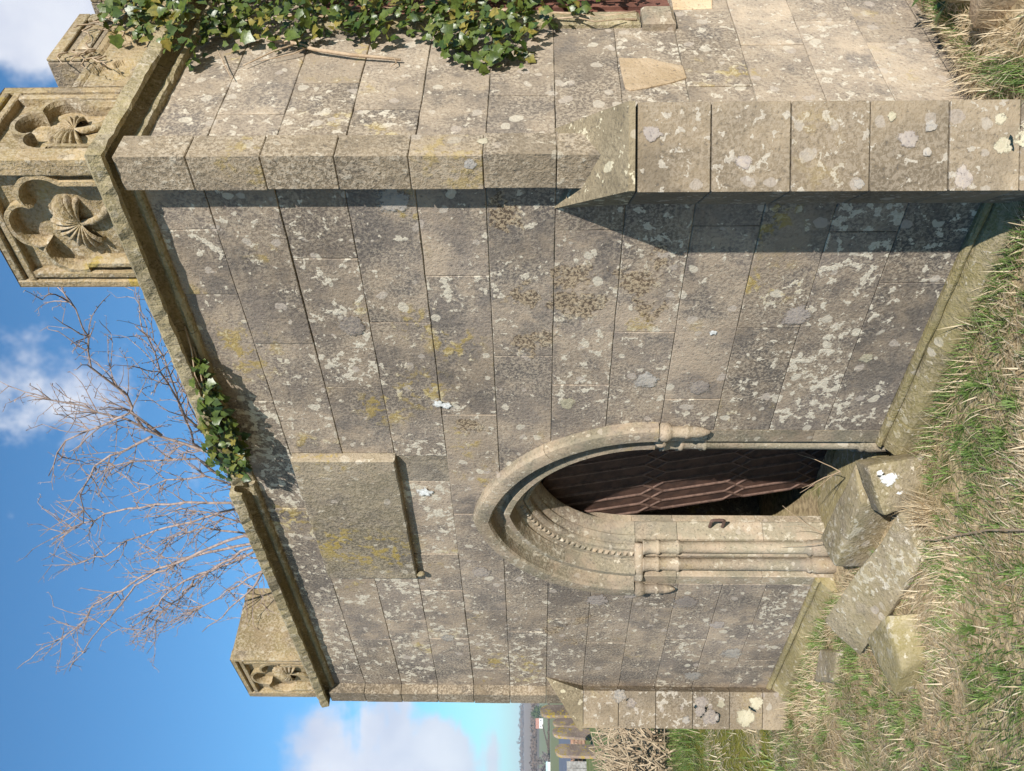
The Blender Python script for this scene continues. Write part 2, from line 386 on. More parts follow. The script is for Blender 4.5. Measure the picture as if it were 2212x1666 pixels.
# ================================================================== SETTING: ground
def gz(x, y):
    z = .02 * math.sin(x * 2.1 + 1) * math.cos(y * 2.7) + .012 * math.sin(x * 5.3 + y * 4.1)
    z += (.10 + .13 * max(0, min(1.2, y - .2))) * max(0, min(1, (x + .25) / .5)) * max(0, min(1, (y + .5) / .6))
    if x < -4.3: z += min(.12, (-4.3 - x) * .05)
    # falls away beyond the churchyard wall
    s = -(x - CAMP.x) * .935 + (y - CAMP.y) * .355
    w = (x - CAMP.x) * .355 + (y - CAMP.y) * .935
    if s > 34: z -= min(5.0, (s - 34) * .16)
    if s > 460:
        q = min(1, (s - 460) / 1600.0); z += 30 * q * q * (3 - 2 * q) + 3 * math.sin(w * .006 + 1) * q
    return z
rad = [0, .3, .6, .9, 1.2, 1.5, 1.8, 2.1, 2.4, 2.7, 3, 3.4, 3.8, 4.2, 4.6, 5, 5.5, 6, 6.6, 7.2, 8, 9, 10, 11.5, 13, 15, 18, 21, 25, 29, 33, 35, 40, 50, 65, 80, 100, 130, 160, 200, 260, 330, 420, 520, 640, 760, 900, 1100, 1300, 1600, 1900, 2200, 2600, 3200, 4500, 7000, 12000]
NA = 160; V = []; F = []
for r in rad:
    for k in range(NA):
        a = 2 * math.pi * k / NA; x = CAMP.x - 1.5 + r * math.cos(a); y = CAMP.y + 1.2 + r * math.sin(a)
        V.append((x, y, gz(x, y)))
for i in range(len(rad) - 1):
    for k in range(NA):
        F.append((i * NA + k, i * NA + (k + 1) % NA, (i + 1) * NA + (k + 1) % NA, (i + 1) * NA + k))
mesh('ground', V, F, 'ground_mat', smooth=True, kind='structure')

# ================================================================== MAUSOLEUM
WF, DEP = 4.2, 4.2
XC = -2.10                       # door axis
ZS, KK = 1.107, .144             # springing height, arc centre offset
Z = [.112, .361, .606, .854, 1.096, 1.340, 1.585, 1.828, 2.073, 2.318, 2.563, 2.811, 3.06]
PA = .068                        # pilaster projection
MAU = empty('mausoleum', (-2.1, 2.1, 0), label='square grey stone burial chapel with pointed doorway and carved parapet', category='mausoleum')
MAU.matrix_parent_inverse = Matrix.Identity(4)
def grp(name, **k):
    o = empty(name, (0, 0, 0), MAU, **k); o.matrix_parent_inverse = Matrix.Translation((2.1, -2.1, 0)); return o
def part(o):
    """keep world coordinates although the thing's origin is at its base"""
    o.parent = MAU; o.matrix_parent_inverse = Matrix.Translation((2.1, -2.1, 0)); return o
def arch_half(z, s):
    """half width of the arch curve of jamb half width s at height z"""
    if z <= ZS: return s
    q = (s + KK) ** 2 - (z - ZS) ** 2
    return math.sqrt(q) - KK if q > KK * KK else 0.0

# ---- solid core of the walls (mortar behind the stones), with door opening
def core_front():
    V = []; F = []; d = .0065; tz = 3.06; s = .66; NZ = 18
    zs = [-.1] + [ZS + (math.sqrt((s + KK) ** 2 - KK ** 2)) * k / NZ for k in range(NZ + 1)]
    hw = [s] + [arch_half(z, s) for z in zs[1:]]; hw[-1] = 0.0
    for sd_, xo in ((1, -.012), (-1, -WF + .036)):
        b = len(V)
        for z, h in zip(zs, hw):
            V += [(XC + sd_ * h, d, z), (xo if sd_ > 0 else xo - .024, d, z), (XC + sd_ * h, .36, z), (xo if sd_ > 0 else xo - .024, .36, z)]
        top = len(V); V += [(XC, d, tz), (xo if sd_ > 0 else xo - .024, d, tz), (XC, .36, tz), (xo if sd_ > 0 else xo - .024, .36, tz)]
        n = len(zs) + 1
        for i in range(n - 1):
            q = b + 4 * i; w = q + 4
            F += [(q, q + 1, w + 1, w), (q + 2, q + 3, w + 3, w + 2), (q, q + 2, w + 2, w), (q + 1, q + 3, w + 3, w + 1)]
    return V, F
V, F = core_front()
FW = part(mesh('front_wall', V, F, 'mortar', None))
SW = part(box('side_wall', (-.36, .362, -.1), (-.0065, DEP, 3.06), 'mortar'))
part(box('side_wall', (-WF, .362, -.1), (-WF + .36, DEP, 3.06), 'ashlar'))
part(box('back_wall', (-WF + .362, DEP - .36, -.1), (-.362, DEP, 3.058), 'ashlar'))
ROOF = part(box('roof', (-WF + .03, .03, 3.065), (-.03, DEP - .03, 3.12), 'mortar'))
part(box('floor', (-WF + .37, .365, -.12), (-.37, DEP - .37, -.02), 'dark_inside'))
def child(o, par):
    o.parent = par; o.matrix_parent_inverse = par.matrix_world.inverted() if False else Matrix.Identity(4); return o

# ---- ashlar of the facade
G = .0013
FJ = [([-.547], [-3.724]), ([-.306], []), ([-.78], [-3.449]), ([-.278, -1.211], [-3.059]), ([-.806], [-3.507]), ([-.294, -1.119], [-3.197]),
      ([-.946], [-3.367]), ([-.509, -1.32], [-3.106, -3.894])]
def fstone(x0, x1, z0, z1, d=0.0, mat='ashlar', cut=None):
    """x0 > x1. cut = half width curve that trims the door side"""
    dd = d + random.uniform(-.0022, .0022)
    a, b, c, e = x0 - G, x1 + G, z0 + G, z1 - G
    if cut is None:
        poly = [(a, c), (b, c), (b, e), (a, e)]
        poly = jit_poly(poly)
    else:
        sgn, s = cut; n = 7; pts = []
        edge = []
        for k in range(n + 1):
            z = c + (e - c) * k / n
            edge.append((XC + sgn * max(arch_half(z, s), .004), z))
        if sgn > 0: poly = [(a, c)] + edge + [(a, e)]
        else: poly = [(b, e), (b, c)] + edge
        q = []
        for p_ in poly:
            if not q or math.hypot(p_[0] - q[-1][0], p_[1] - q[-1][1]) > 1e-5: q.append(p_)
        poly = q
    o = stone('ashlar_stone', poly, front, -.045, dd, .0022, mat, None)
    o.parent = FW
    return o
for i, (rj, lj) in enumerate(FJ):
    z0, z1 = Z[i], Z[i + 1]; s = .68 if z1 <= ZS else .70
    if i == 4: s = .70
    xs = [0.0] + rj
    for a, b in zip(xs, xs[1:]): fstone(a, b, z0, z1)
    fstone(xs[-1], XC, z0, z1, cut=(1, s))
    xs = lj + [-WF]
    fstone(XC, xs[0], z0, z1, cut=(-1, s))
    for a, b in zip(xs, xs[1:]): fstone(a, b, z0, z1)
row = [0, -.751, -1.502, -1.826, -2.485, -2.873, -3.463, -WF]
for a, b in zip(row, row[1:]):
    if a == -1.502:
        fstone(a, -1.62, Z[8], Z[9]); fstone(-1.62, b, Z[8], 2.235, d=-.006); fstone(-1.62, b, 2.235, Z[9], d=-.034, mat='mortar')
    else: fstone(a, b, Z[8], Z[9], d=-.004 if a == -1.826 else 0)
for row, i in (([0, -.422, -1.138, -1.6], 9), ([-2.675, -3.238, -WF], 9), ([0, -.866, -1.6], 10), ([-2.675, -3.482, -WF], 10),
               ([0, -.283, -.599, -1.23, -2.056, -2.329, -3.239, -3.995, -WF], 11)):
    for a, b in zip(row, row[1:]): fstone(a, b, Z[i], Z[i + 1], d=.006 if (i == 10 and a == 0) else 0.0)
# raised blank tablet over the door with drip mould below
tab = stone('tablet', jit_poly([(-1.605, 2.313), (-2.672, 2.313), (-2.672, 2.806), (-1.605, 2.806)], .12, .002), front, -.04, .043, .006, 'tablet_stone', None)
tab.parent = FW
V, F = lathe(0, 0, [(.002, 2.316), (.010, 2.312), (.015, 2.296), (.012, 2.278), (.005, 2.270), (.002, 2.269)], 12)
V = [(x - 2.645, y * 1.2 - .026, z) for x, y, z in V]
mesh('drip_mould_stop', V, F, 'cornice_stone', FW, smooth=True)

# ---- ashlar of the right wall
SJ = {0: [.55, 1.3], 1: [.30, .80, 1.5], 2: [.985, 1.6], 3: [.784, 1.45], 4: [.48, 1.076, 1.7], 5: [1.0], 6: [1.0], 7: [.421, 1.0], 8: [1.15], 9: [.333, 1.2], 10: [.519, 1.25], 11: [.307, 1.1], 12: [.95]}
Zs = [-.1] + Z
for i in range(len(Zs) - 1):
    z0, z1 = Zs[i], Zs[i + 1]
    ys = [0.0] + SJ[i] + [2.0, 2.7, 3.4, DEP]
    ys = sorted(ys)
    for a, b in zip(ys, ys[1:]):
        if b - a < .08: continue
        if 5 <= i <= 10 and a >= .99 and b <= 3.41: continue
        lo_, hi_ = a, b
        if 5 <= i <= 10 and a < .99 and b > .99: hi_ = 1.0
        if 5 <= i <= 10 and a < 3.4 and a > .99 and b > 3.41: lo_ = 3.2
        dd = random.uniform(-.003, .003)
        if i == 4 and a == 0: dd -= .004
        o = stone('ashlar_stone', jit_poly([(lo_ + G, z0 + G), (hi_ - G, z0 + G), (hi_ - G, z1 - G), (lo_ + G, z1 - G)]), side, -.045, dd, .0024, 'ashlar_warm', None)
        o.parent = SW
# fresh broken face on one stone
patch = [(.688, 1.336), (.677, 1.221), (.617, 1.099), (.531, 1.095), (.482, 1.19), (.447, 1.304), (.459, 1.322), (.535, 1.330), (.60, 1.338)]
o = stone('broken_stone_face', jit_poly([(a, min(b, 1.337)) for a, b in patch], .05, .004), side, -.04, .0055, .003, 'ochre_stone', None, label='pale ochre freshly broken patch'); o.parent = SW
o = stone('broken_stone_face', jit_poly([(1.09, .925), (1.40, .875), (1.68, .87), (1.68, 1.08), (1.085, 1.085)], .06, .004), side, -.04, .0055, .003, 'ochre_stone', None); o.parent = SW
# blind window on the side wall: moulded jamb, base block, rusted iron sheet
o = stone('window_jamb', [(.935, 1.232), (1.03, 1.232), (1.03, 2.55), (.935, 2.55)], side, -.15, .030, .016, 'cornice_stone', None); o.parent = SW
o = stone('jamb_base', [(.912, 1.094), (1.05, 1.094), (1.05, 1.226), (.912, 1.226)], side, -.15, .042, .016, 'surround_stone', None); o.parent = SW
o = box('iron_sheet', (-.035, 1.04, 1.10), (-.004, 3.2, 2.56), 'rust_red', None); o.parent = SW
for k in range(10):
    o = box('iron_rib', (-.0038, 1.10 + k * .2, 1.1), (.010, 1.13 + k * .2, 2.558), 'rust_red', None); o.parent = SW

# ---- corner pilasters (clasping) and diagonal buttresses
def mirror(vs): return [(-WF - x, y, z) for x, y, z in vs]
def pilaster(left):
    g_ = grp('corner_pilaster')
    zz = [1.30, 1.585, 1.828, 2.073, 2.318, 2.563, 2.811, 3.055]
    for a, b in zip(zz, zz[1:]):
        pl = [(-.063, .02), (-.063, -PA), (PA, -PA), (PA, .058), (-.02, .058), (-.02, .02)]
        j = [random.uniform(-.0022, .0022) for _ in range(3)]
        pl = [(-.063 + j[0], .02), (-.063 + j[0], -PA + j[1]), (PA + j[2], -PA + j[1]), (PA + j[2], .058), (-.02, .058), (-.02, .02)]
        ip = inset(pl, .003); n = 6; V = []
        for z_, q in ((a + .0012, ip), (a + .0042, pl), (b - .0042, pl), (b - .0012, ip)): V += [(x, y, z_) for x, y in q]
        F = [list(range(n)), list(range(3 * n, 4 * n))]
        for k in (0, n, 2 * n):
            for i in range(n): F.append((k + i, k + (i + 1) % n, k + n + (i + 1) % n, k + n + i))
        if left: V = mirror(V)
        mesh('quoin_stone', V, F, 'quoin', g_)
    return g_
HB, QB = .139, .2
def dg(q, s, z, left):      # diagonal coordinates: q outwards along the corner bisector, s across
    x = (q + s) / math.sqrt(2); y = (-q + s) / math.sqrt(2)
    return (-WF - x, y, z) if left else (x, y, z)
def buttress(left):
    g_ = grp('corner_buttress')
    bz = [-.15, .155, .372, .615, .859, 1.106, 1.340]
    for a, b in zip(bz, bz[1:]):
        j = random.uniform(-.002, .002); V = []; bv = .003
        sec = [(-.05, -HB), (QB + j, -HB), (QB + j, HB), (-.05, HB)]
        for z_, ii in ((a + .0018, bv), (a + .0018 + bv, 0), (b - .0018 - bv, 0), (b - .0018, bv)):
            for q, s in sec: V.append(dg(q - (ii if q > 0 else 0), s - math.copysign(ii, s), z_, left))
        F = [(0, 1, 2, 3), (12, 13, 14, 15)]
        for k in (0, 4, 8):
            for i in range(4): F.append((k + i, k + (i + 1) % 4, k + 4 + (i + 1) % 4, k + 4 + i))
        mesh('buttress_block', V, F, 'buttress_stone', g_)
    # sloping weathering with a small nosing
    e = .016; lip = QB + .020
    sec = [(-HB, 1.589), (lip, 1.366), (lip, 1.345), (QB - .012, 1.3425), (-.05, 1.3425)]
    V = [dg(q, -HB - e * 0, z, left) for q, z in sec] + [dg(q, HB, z, left) for q, z in sec]
    F = [(0, 1, 2, 3, 4), (9, 8, 7, 6, 5)] + [(i, (i + 1) % 5, (i + 1) % 5 + 5, i + 5) for i in range(5)]
    mesh('weathering', V, F, 'weathering_stone', g_)
    return g_
PR, PL = pilaster(False), pilaster(True)
BR, BL = buttress(False), buttress(True)

# ---- plinth
prof = [(-.03, .1135), (.016, .1130), (.027, .107), (.031, .098), (.028, .089), (.019, .083), (.036, .079), (.080, .046), (.092, .030), (.096, -.15), (-.03, -.15)]
def plinth_run(a, b, mp, k):
    n_ = max(2, int(abs(b - a) / .1)); V = []; F = []; n = len(prof)
    for i in range(n_ + 1):
        u = a + (b - a) * i / n_
        for d, z_ in prof: V.append(mp(u, z_ + random.uniform(-.002, .002), d + (random.uniform(-.003, .003) if d > 0 else 0)))
    for i in range(n_):
        for q in range(n): F.append((i * n + q, i * n + (q + 1) % n, (i + 1) * n + (q + 1) % n, (i + 1) * n + q))
    F += [list(range(n)), list(range(n_ * n, n_ * n + n))]
    part(mesh('plinth', V, F, 'plinth_stone', None))
for a, b in ((-.10, -.83), (-.834, -1.30), (-1.304, -1.50), (-2.70, -3.30), (-3.304, -4.12)): plinth_run(a, b, front, 0)

# ---- cornice
CP = [(-.06, 3.022), (.014, 3.022), (.026, 3.028), (.030, 3.040), (.024, 3.050), (.013, 3.054), (.010, 3.070), (.014, 3.090), (.028, 3.108), (.050, 3.116), (.068, 3.110), (.076, 3.090), (.079, 3.068), (.094, 3.072), (.101, 3.120), (.088, 3.132), (-.06, 3.136)]
CORN = grp('cornice')
def cornice_run(mp, a, b, miter_a=0, miter_b=0, scale=1.0, rough=.0025, shift=0.0):
    n_ = max(2, int(abs(b - a) / .035)); V = []; F = []; n = len(CP); sg = 1 if b > a else -1
    for i in range(n_ + 1):
        f = i / n_
        for d, z_ in CP:
            aa = a - sg * miter_a * d; bb = b + sg * miter_b * d
            u = aa + (bb - aa) * f
            dd = d * scale + (shift if d > .01 else 0)
            if 0 < i < n_ and d > .01: dd += random.uniform(-rough, rough) * (2.2 if d > .09 else 1); z2 = z_ + random.uniform(-rough, rough)
            else: z2 = z_
            V.append(mp(u, z2, dd))
    for i in range(n_):
        for q in range(n): F.append((i * n + q, i * n + (q + 1) % n, (i + 1) * n + (q + 1) % n, (i + 1) * n + q))
    F += [list(range(n)), list(range(n_ * n, n_ * n + n))]
    mesh('cornice_stone', V, F, 'cornice_stone', CORN)
cornice_run(front, 0, -.78, miter_a=1)
cornice_run(front, -.784, -1.56)
cornice_run(front, -1.563, -1.80, scale=.45, rough=.006)
cornice_run(front, -1.803, -2.55, shift=.006)
cornice_run(front, -2.554, -3.29, shift=.004)
cornice_run(front, -3.296, -WF, miter_b=1)
cornice_run(side, 0, .62, miter_a=1)
cornice_run(side, .624, 1.5)
cornice_run(side, 1.504, 2.9)
cornice_run(side, 2.904, DEP)
sideL = lambda u, v, d: (-WF - d, u, v)
cornice_run(sideL, 0, DEP, miter_a=1)
# ---- carved parapet
def cusp_r(th, R=.5):
    """radius of a cinquefoil-headed opening, th from 0 (right) over pi/2 (top) to pi (left)"""
    k = abs(math.sin(2.5 * th + (0 if True else 0)))
    return R * (.78 + .24 * k)
def carved_face(mp, u0, u1, z0, z1, flip, name, parent):
    """panel of real tracery: sunk ground, sunk spandrels, raised cusped arch band and a moulded frame"""
    W_ = u1 - u0; uc = (u0 + u1) / 2; st = .070; rail = .075; zc = z0 + .185; iw = W_ / 2 - st
    DG, DS = .056, .036
    def curve(add):
        pts = []
        r0 = .90 * iw
        for k in range(6): pts.append((uc + (r0 * .86 + add), z0 + (zc - z0) * k / 6))
        for k in range(61):
            th = math.pi * k / 60
            q = abs(math.cos(2.5 * (th - math.pi / 2))) ** .55
            r = iw * (.60 + .34 * q) + add
            pts.append((uc + r * math.cos(th), zc + r * math.sin(th) * 1.02))
        for k in range(6): pts.append((uc - (r0 * .86 + add), zc - (zc - z0) * k / 6 - (zc - z0) / 6 * 0))
        pts[-1] = (pts[-1][0], z0)
        return pts
    ci, co = curve(0.0), curve(.024)
    def er(u, v): return .0022 * hnoise((u * 14, v * 14, 3 + u0), 2) + .0012 * hnoise((u * 50, v * 50, u0), 1)
    # ground
    V = []; F = []; nu, nv = 24, 22
    for b in range(nv + 1):
        for a in range(nu + 1):
            u, v = u0 + .03 + (W_ - .06) * a / nu, z0 + (z1 - z0 - .03) * b / nv; V.append(mp(u, v, -DG + er(u, v) * 1.5))
    for b in range(nv):
        for a in range(nu): k = b * (nu + 1) + a; F.append((k, k + 1, k + nu + 2, k + nu + 1))
    mesh('sunk_ground', V, F, 'parapet_stone', parent, smooth=True, fix=False)
    # arch band with chamfered inner edge
    n = len(ci); V = []; F = []
    cm_ = [((a[0] * .72 + b[0] * .28), (a[1] * .72 + b[1] * .28)) for a, b in zip(ci, co)]
    for pts, d in ((ci, -DG), (ci, -.020), (cm_, -.004), (co, -.004), (co, -DS - .002)):
        V += [mp(u, v, d + (er(u, v) if d > -.03 else 0)) for u, v in pts]
    for r_ in range(4):
        for k in range(n - 1): F.append((r_ * n + k, r_ * n + k + 1, (r_ + 1) * n + k + 1, (r_ + 1) * n + k))
    mesh('cusped_arch', V, F, 'parapet_stone', parent, fix=False)
    # spandrel ground between band and frame
    V = []; F = []; zt = z1 - rail + .004
    def rect(u, v):
        du, dv = u - uc, v - zc
        k = min((iw + .004) / max(abs(du), 1e-6), (zt - zc) / dv if dv > 1e-6 else 1e9)
        if dv <= 0: return (uc + math.copysign(iw + .004, du), v)
        return (uc + du * k, zc + dv * k)
    V = [mp(u, v, -DS) for u, v in co] + [mp(*rect(u, v), -DS) for u, v in co]
    F = [(k, k + 1, n + k + 1, n + k) for k in range(n - 1)]
    mesh('spandrel', V, F, 'parapet_stone', parent, fix=False)
    # frame: stiles with a sunk line, top rail with a sunk line
    def bar_(a0, a1, b0, b1, d):
        stone('panel_frame', jit_poly([(a0, b0), (a1, b0), (a1, b1), (a0, b1)], .05, .0016), mp, -DG - .006, d, .004, 'parapet_stone', parent)
    for sg in (-1, 1):
        e = uc + sg * W_ / 2
        bar_(min(e, e - sg * .030), max(e, e - sg * .030), z0, z1, 0)
        bar_(min(e - sg * .031, e - sg * .043), max(e - sg * .031, e - sg * .043), z0, z1 - rail, -.014)
        bar_(min(e - sg * .044, e - sg * st), max(e - sg * .044, e - sg * st), z0, z1 - rail, -.002)
    bar_(u0 + .031, u1 - .031, z1 - .030, z1 - .0005, -.001)
    bar_(u0 + .031, u1 - .031, z1 - .046, z1 - .031, -.018)
    bar_(u0 + .031, u1 - .031, z1 - rail, z1 - .047, -.002)
def carved_leaf(mp, uc, zc, R, name, parent, depth, sgn=1, tilt=0.2):
    """fan-shaped leaf with ribs and a curved stalk, standing proud of the niche back"""
    V = []; F = []; nt, nr = 133, 10
    for i in range(nt):
        th = -0.45 + (math.pi + .90) * i / (nt - 1)
        ph = (th - math.pi / 2) * 10.0
        lob = abs(math.cos(ph)); rib = abs(math.cos(ph * 2))
        ro = R * (.80 + .20 * lob) * (.86 + .16 * abs(math.cos((th - math.pi / 2) * 2.5)))
        for j in range(nr):
            f = j / (nr - 1); r = ro * (.05 + .95 * f)
            h = .012 + .020 * math.sin(math.pi * min(1, .15 + f * .8)) + (.013 * (lob - .6)) * min(1, f * 2.2)
            if j == nr - 1: h = -.004
            V.append(mp(uc + sgn * r * math.cos(th + tilt), zc + r * math.sin(th + tilt), -depth + h))
    for i in range(nt - 1):
        for j in range(nr - 1): F.append((i * nr + j, i * nr + j + 1, (i + 1) * nr + j + 1, (i + 1) * nr + j))
    o = mesh(name, V, F, 'parapet_stone', parent, fix=False)
    pts = [mp(uc, zc, -depth + .012), mp(uc + sgn * .006, zc - R * .35, -depth + .012), mp(uc + sgn * .03, zc - R * .72, -depth + .008), mp(uc + sgn * .075, zc - R * 1.05, -depth + .004)]
    V = []; F = []; tube(V, F, pts, .012, .016, 8)
    mesh('carved_stalk', V, F, 'parapet_stone', parent, smooth=True)
PB = .05; ZB = 3.134
def merlon_front(left):
    g_ = grp('parapet_merlon')
    mpF = (lambda u, v, d: (-WF - u, -PB - d, v)) if left else (lambda u, v, d: (u, -PB - d, v))
    mpS = (lambda u, v, d: (-WF - PB - d, u, v)) if left else (lambda u, v, d: (PB + d, u, v))
    top = 3.615; x1 = -.515; y1 = .415; dp = .0635; th = .20
    # body just behind the carved faces, L-shaped in plan
    pl = [(PB - dp, -PB + dp), (x1, -PB + dp), (x1, .2), (x1, y1 + .05), (-.2, y1 + .05), (PB - dp, y1)]
    V = [(x, y, z_) for z_ in (ZB - .01, top - .004) for x, y in pl]; n = 6
    if left: V = mirror(V)
    F = [list(range(n)), list(range(n, 2 * n))] + [(i, (i + 1) % n, n + (i + 1) % n, n + i) for i in range(n)]
    mesh('merlon_body', V, F, 'parapet_stone', g_)
    carved_face(mpF, x1, PB, ZB, top, False, 'carved_panel', g_)
    carved_face(mpS, -PB, y1, ZB, top, False, 'carved_panel', g_)
    carved_leaf(mpF, (x1 + PB) / 2 - .01, 3.29, .120, 'carved_leaf', g_, .052)
    carved_leaf(mpS, (y1 - PB) / 2, 3.285, .098, 'carved_leaf', g_, .052)
    # rims closing the gap between face and body
    def strip(pts):
        V = list(pts); F = [(0, 1, 2, 3)]
        if left: V = mirror(V)
        mesh('merlon_edge', V, F, 'parapet_stone', g_, fix=False)
    strip([(x1, -PB, ZB), (x1, -PB + dp, ZB), (x1, -PB + dp, top), (x1, -PB, top)])
    strip([(PB, y1, ZB), (PB - dp, y1, ZB), (PB - dp, y1, top), (PB, y1, top)])
    strip([(x1, -PB, top), (PB, -PB, top), (PB, -PB + dp + .01, top - .003), (x1, -PB + dp + .01, top - .003)])
    strip([(PB, -PB, top), (PB, y1, top), (PB - dp - .01, y1, top - .003), (PB - dp - .01, -PB, top - .003)])
    return g_
M1, M2 = merlon_front(False), merlon_front(True)
# low pierced-looking parapet along the right side with trefoils, and two more merlons on it
LP = grp('parapet_wall')
box('parapet_stone', (-.15, .418, ZB - .005), (.012, DEP - .05, 3.372), 'parapet_stone', LP)
def trefoil_face(mp, u0, u1, z0, z1, parent, step):
    V = []; F = []; nu = int((u1 - u0) / .0045); nv = int((z1 - z0) / .0045)
    for j in range(nv + 1):
        for i in range(nu + 1):
            u = u0 + (u1 - u0) * i / nu; z_ = z0 + (z1 - z0) * j / nv
            cu_ = ((u - u0 - .01) % step) - step / 2; cz_ = z_ - (z0 + (z1 - z0) * .46)
            r = math.hypot(cu_, cz_); th = math.atan2(cz_, cu_)
            d = 0.0
            if r < .078 * (.50 + .55 * abs(math.cos(1.5 * (th - math.pi / 2))) ** .6) and r > .012: d = .022
            elif z1 - z_ < .040 and z1 - z_ > .026: d = .012
            d += .0015 * hnoise((u * 20, z_ * 20, 1), 2)
            V.append(mp(u, z_, -d))
    for j in range(nv):
        for i in range(nu):
            k = j * (nu + 1) + i; F.append((k, k + 1, k + nu + 2, k + nu + 1))
    mesh('trefoil_panel', V, F, 'parapet_stone', parent, smooth=True, fix=False)
trefoil_face(lambda u, v, d: (PB + d, u, v), .418, 1.6, ZB, 3.365, LP, .23)
V = [(PB, .418, 3.365), (PB, DEP - .05, 3.365), (.0, DEP - .05, 3.374), (.0, .418, 3.374)]
mesh('parapet_coping', V, [(0, 1, 2, 3)], 'parapet_stone', LP, fix=False)
for y0, y1, tz, dx in ((.625, 1.0, 3.54, 0), (1.13, 1.62, 3.54, .004)):
    g_ = grp('parapet_merlon')
    box('merlon_body', (-.15, y0, 3.376), (PB - .012, y1, tz), 'quoin', g_, bev=.006)
    fr = .03
    box('merlon_frame', (PB - .0119, y0, tz - .05), (PB + .002, y1, tz - .002), 'parapet_stone', g_, bev=.003)
    box('merlon_frame', (PB - .0118, y0, 3.377), (PB + .001, y0 + .05, tz - .052), 'parapet_stone', g_, bev=.003)
    box('merlon_frame', (PB - .0118, y1 - .05, 3.377), (PB + .001, y1, tz - .052), 'parapet_stone', g_, bev=.003)
    box('merlon_panel', (PB - .0118, y0 + .09, 3.40), (PB - .003, y1 - .09, tz - .085), 'parapet_stone', g_, bev=.004)

# ---- doorway
DOOR = grp('doorway')
ARCH = [(.735, .02), (.735, -.036), (.724, -.050), (.700, -.056), (.658, -.052), (.648, -.040), (.646, -.010), (.638, .018), (.616, .034), (.594, .030), (.583, .008), (.578, -.010), (.552, -.012), (.547, -.002),
        (.545, .056), (.540, .064), (.548, .070), (.540, .078), (.524, .080), (.515, .080), (.490, .086), (.486, .096), (.480, .088), (.466, .090), (.456, .100), (.453, .114), (.462, .122), (.458, .132), (.446, .138), (.436, .148),
        (.430, .158), (.438, .166), (.428, .174), (.416, .205), (.410, .232), (.412, .240), (.53, .243), (.53, .36), (.735, .36)]
def arch_piece(sd, t0, t1, name, prof=ARCH, nseg=14, mat='surround_stone'):
    V = []; F = []; n = len(prof)
    for i in range(nseg + 1):
        t = t0 + (t1 - t0) * i / nseg
        for s, y in prof:
            R_ = s + KK; ph = t * math.acos(KK / R_)
            V.append((XC + sd * (-KK + R_ * math.cos(ph)), y, ZS + R_ * math.sin(ph)))
    for i in range(nseg):
        for q in range(n): F.append((i * n + q, i * n + (q + 1) % n, (i + 1) * n + (q + 1) % n, (i + 1) * n + q))
    F += [list(range(n)), list(range(nseg * n, nseg * n + n))]
    o = mesh(name, V, F, mat, DOOR, smooth=True)
    try: o.data.set_sharp_from_angle(angle=math.radians(32))
    except Exception: pass
    return o
for sd in (1, -1):
    for t0, t1 in ((0, .44), (.442, .848), (.850, 1.0)): arch_piece(sd, t0, t1, 'voussoir')
# nailhead ornament along the inner order
pv = [(-1, -1, 0), (1, -1, 0), (1, 1, 0), (-1, 1, 0), (0, 0, 1)]
nh = bpy.data.meshes.new('nailhead'); nh.from_pydata(pv, [], [(0, 1, 4), (1, 2, 4), (2, 3, 4), (3, 0, 4)]); nh.materials.append(MATS['surround_stone'])
for sd in (1, -1):
    for k in range(24):
        t = (k + .5) / 25; R_ = .502 + KK; ph = t * math.acos(KK / R_)
        c = Vector((XC + sd * (-KK + R_ * math.cos(ph)), .0815, ZS + R_ * math.sin(ph)))
        tg = Vector((-sd * math.sin(ph), 0, math.cos(ph))); rd = Vector((sd * math.cos(ph), -.35, math.sin(ph))).normalized()
        nm = Vector((-sd * math.cos(ph) * .35, -1, -math.sin(ph) * .35)).normalized()
        o = bpy.data.objects.new('nailhead', nh); mm = Matrix.Identity(4)
        for i in range(3): mm[i][0] = tg[i] * .0125; mm[i][1] = rd[i] * .0135; mm[i][2] = nm[i] * .014; mm[i][3] = c[i]
        o.matrix_world = mm; link(o, DOOR)
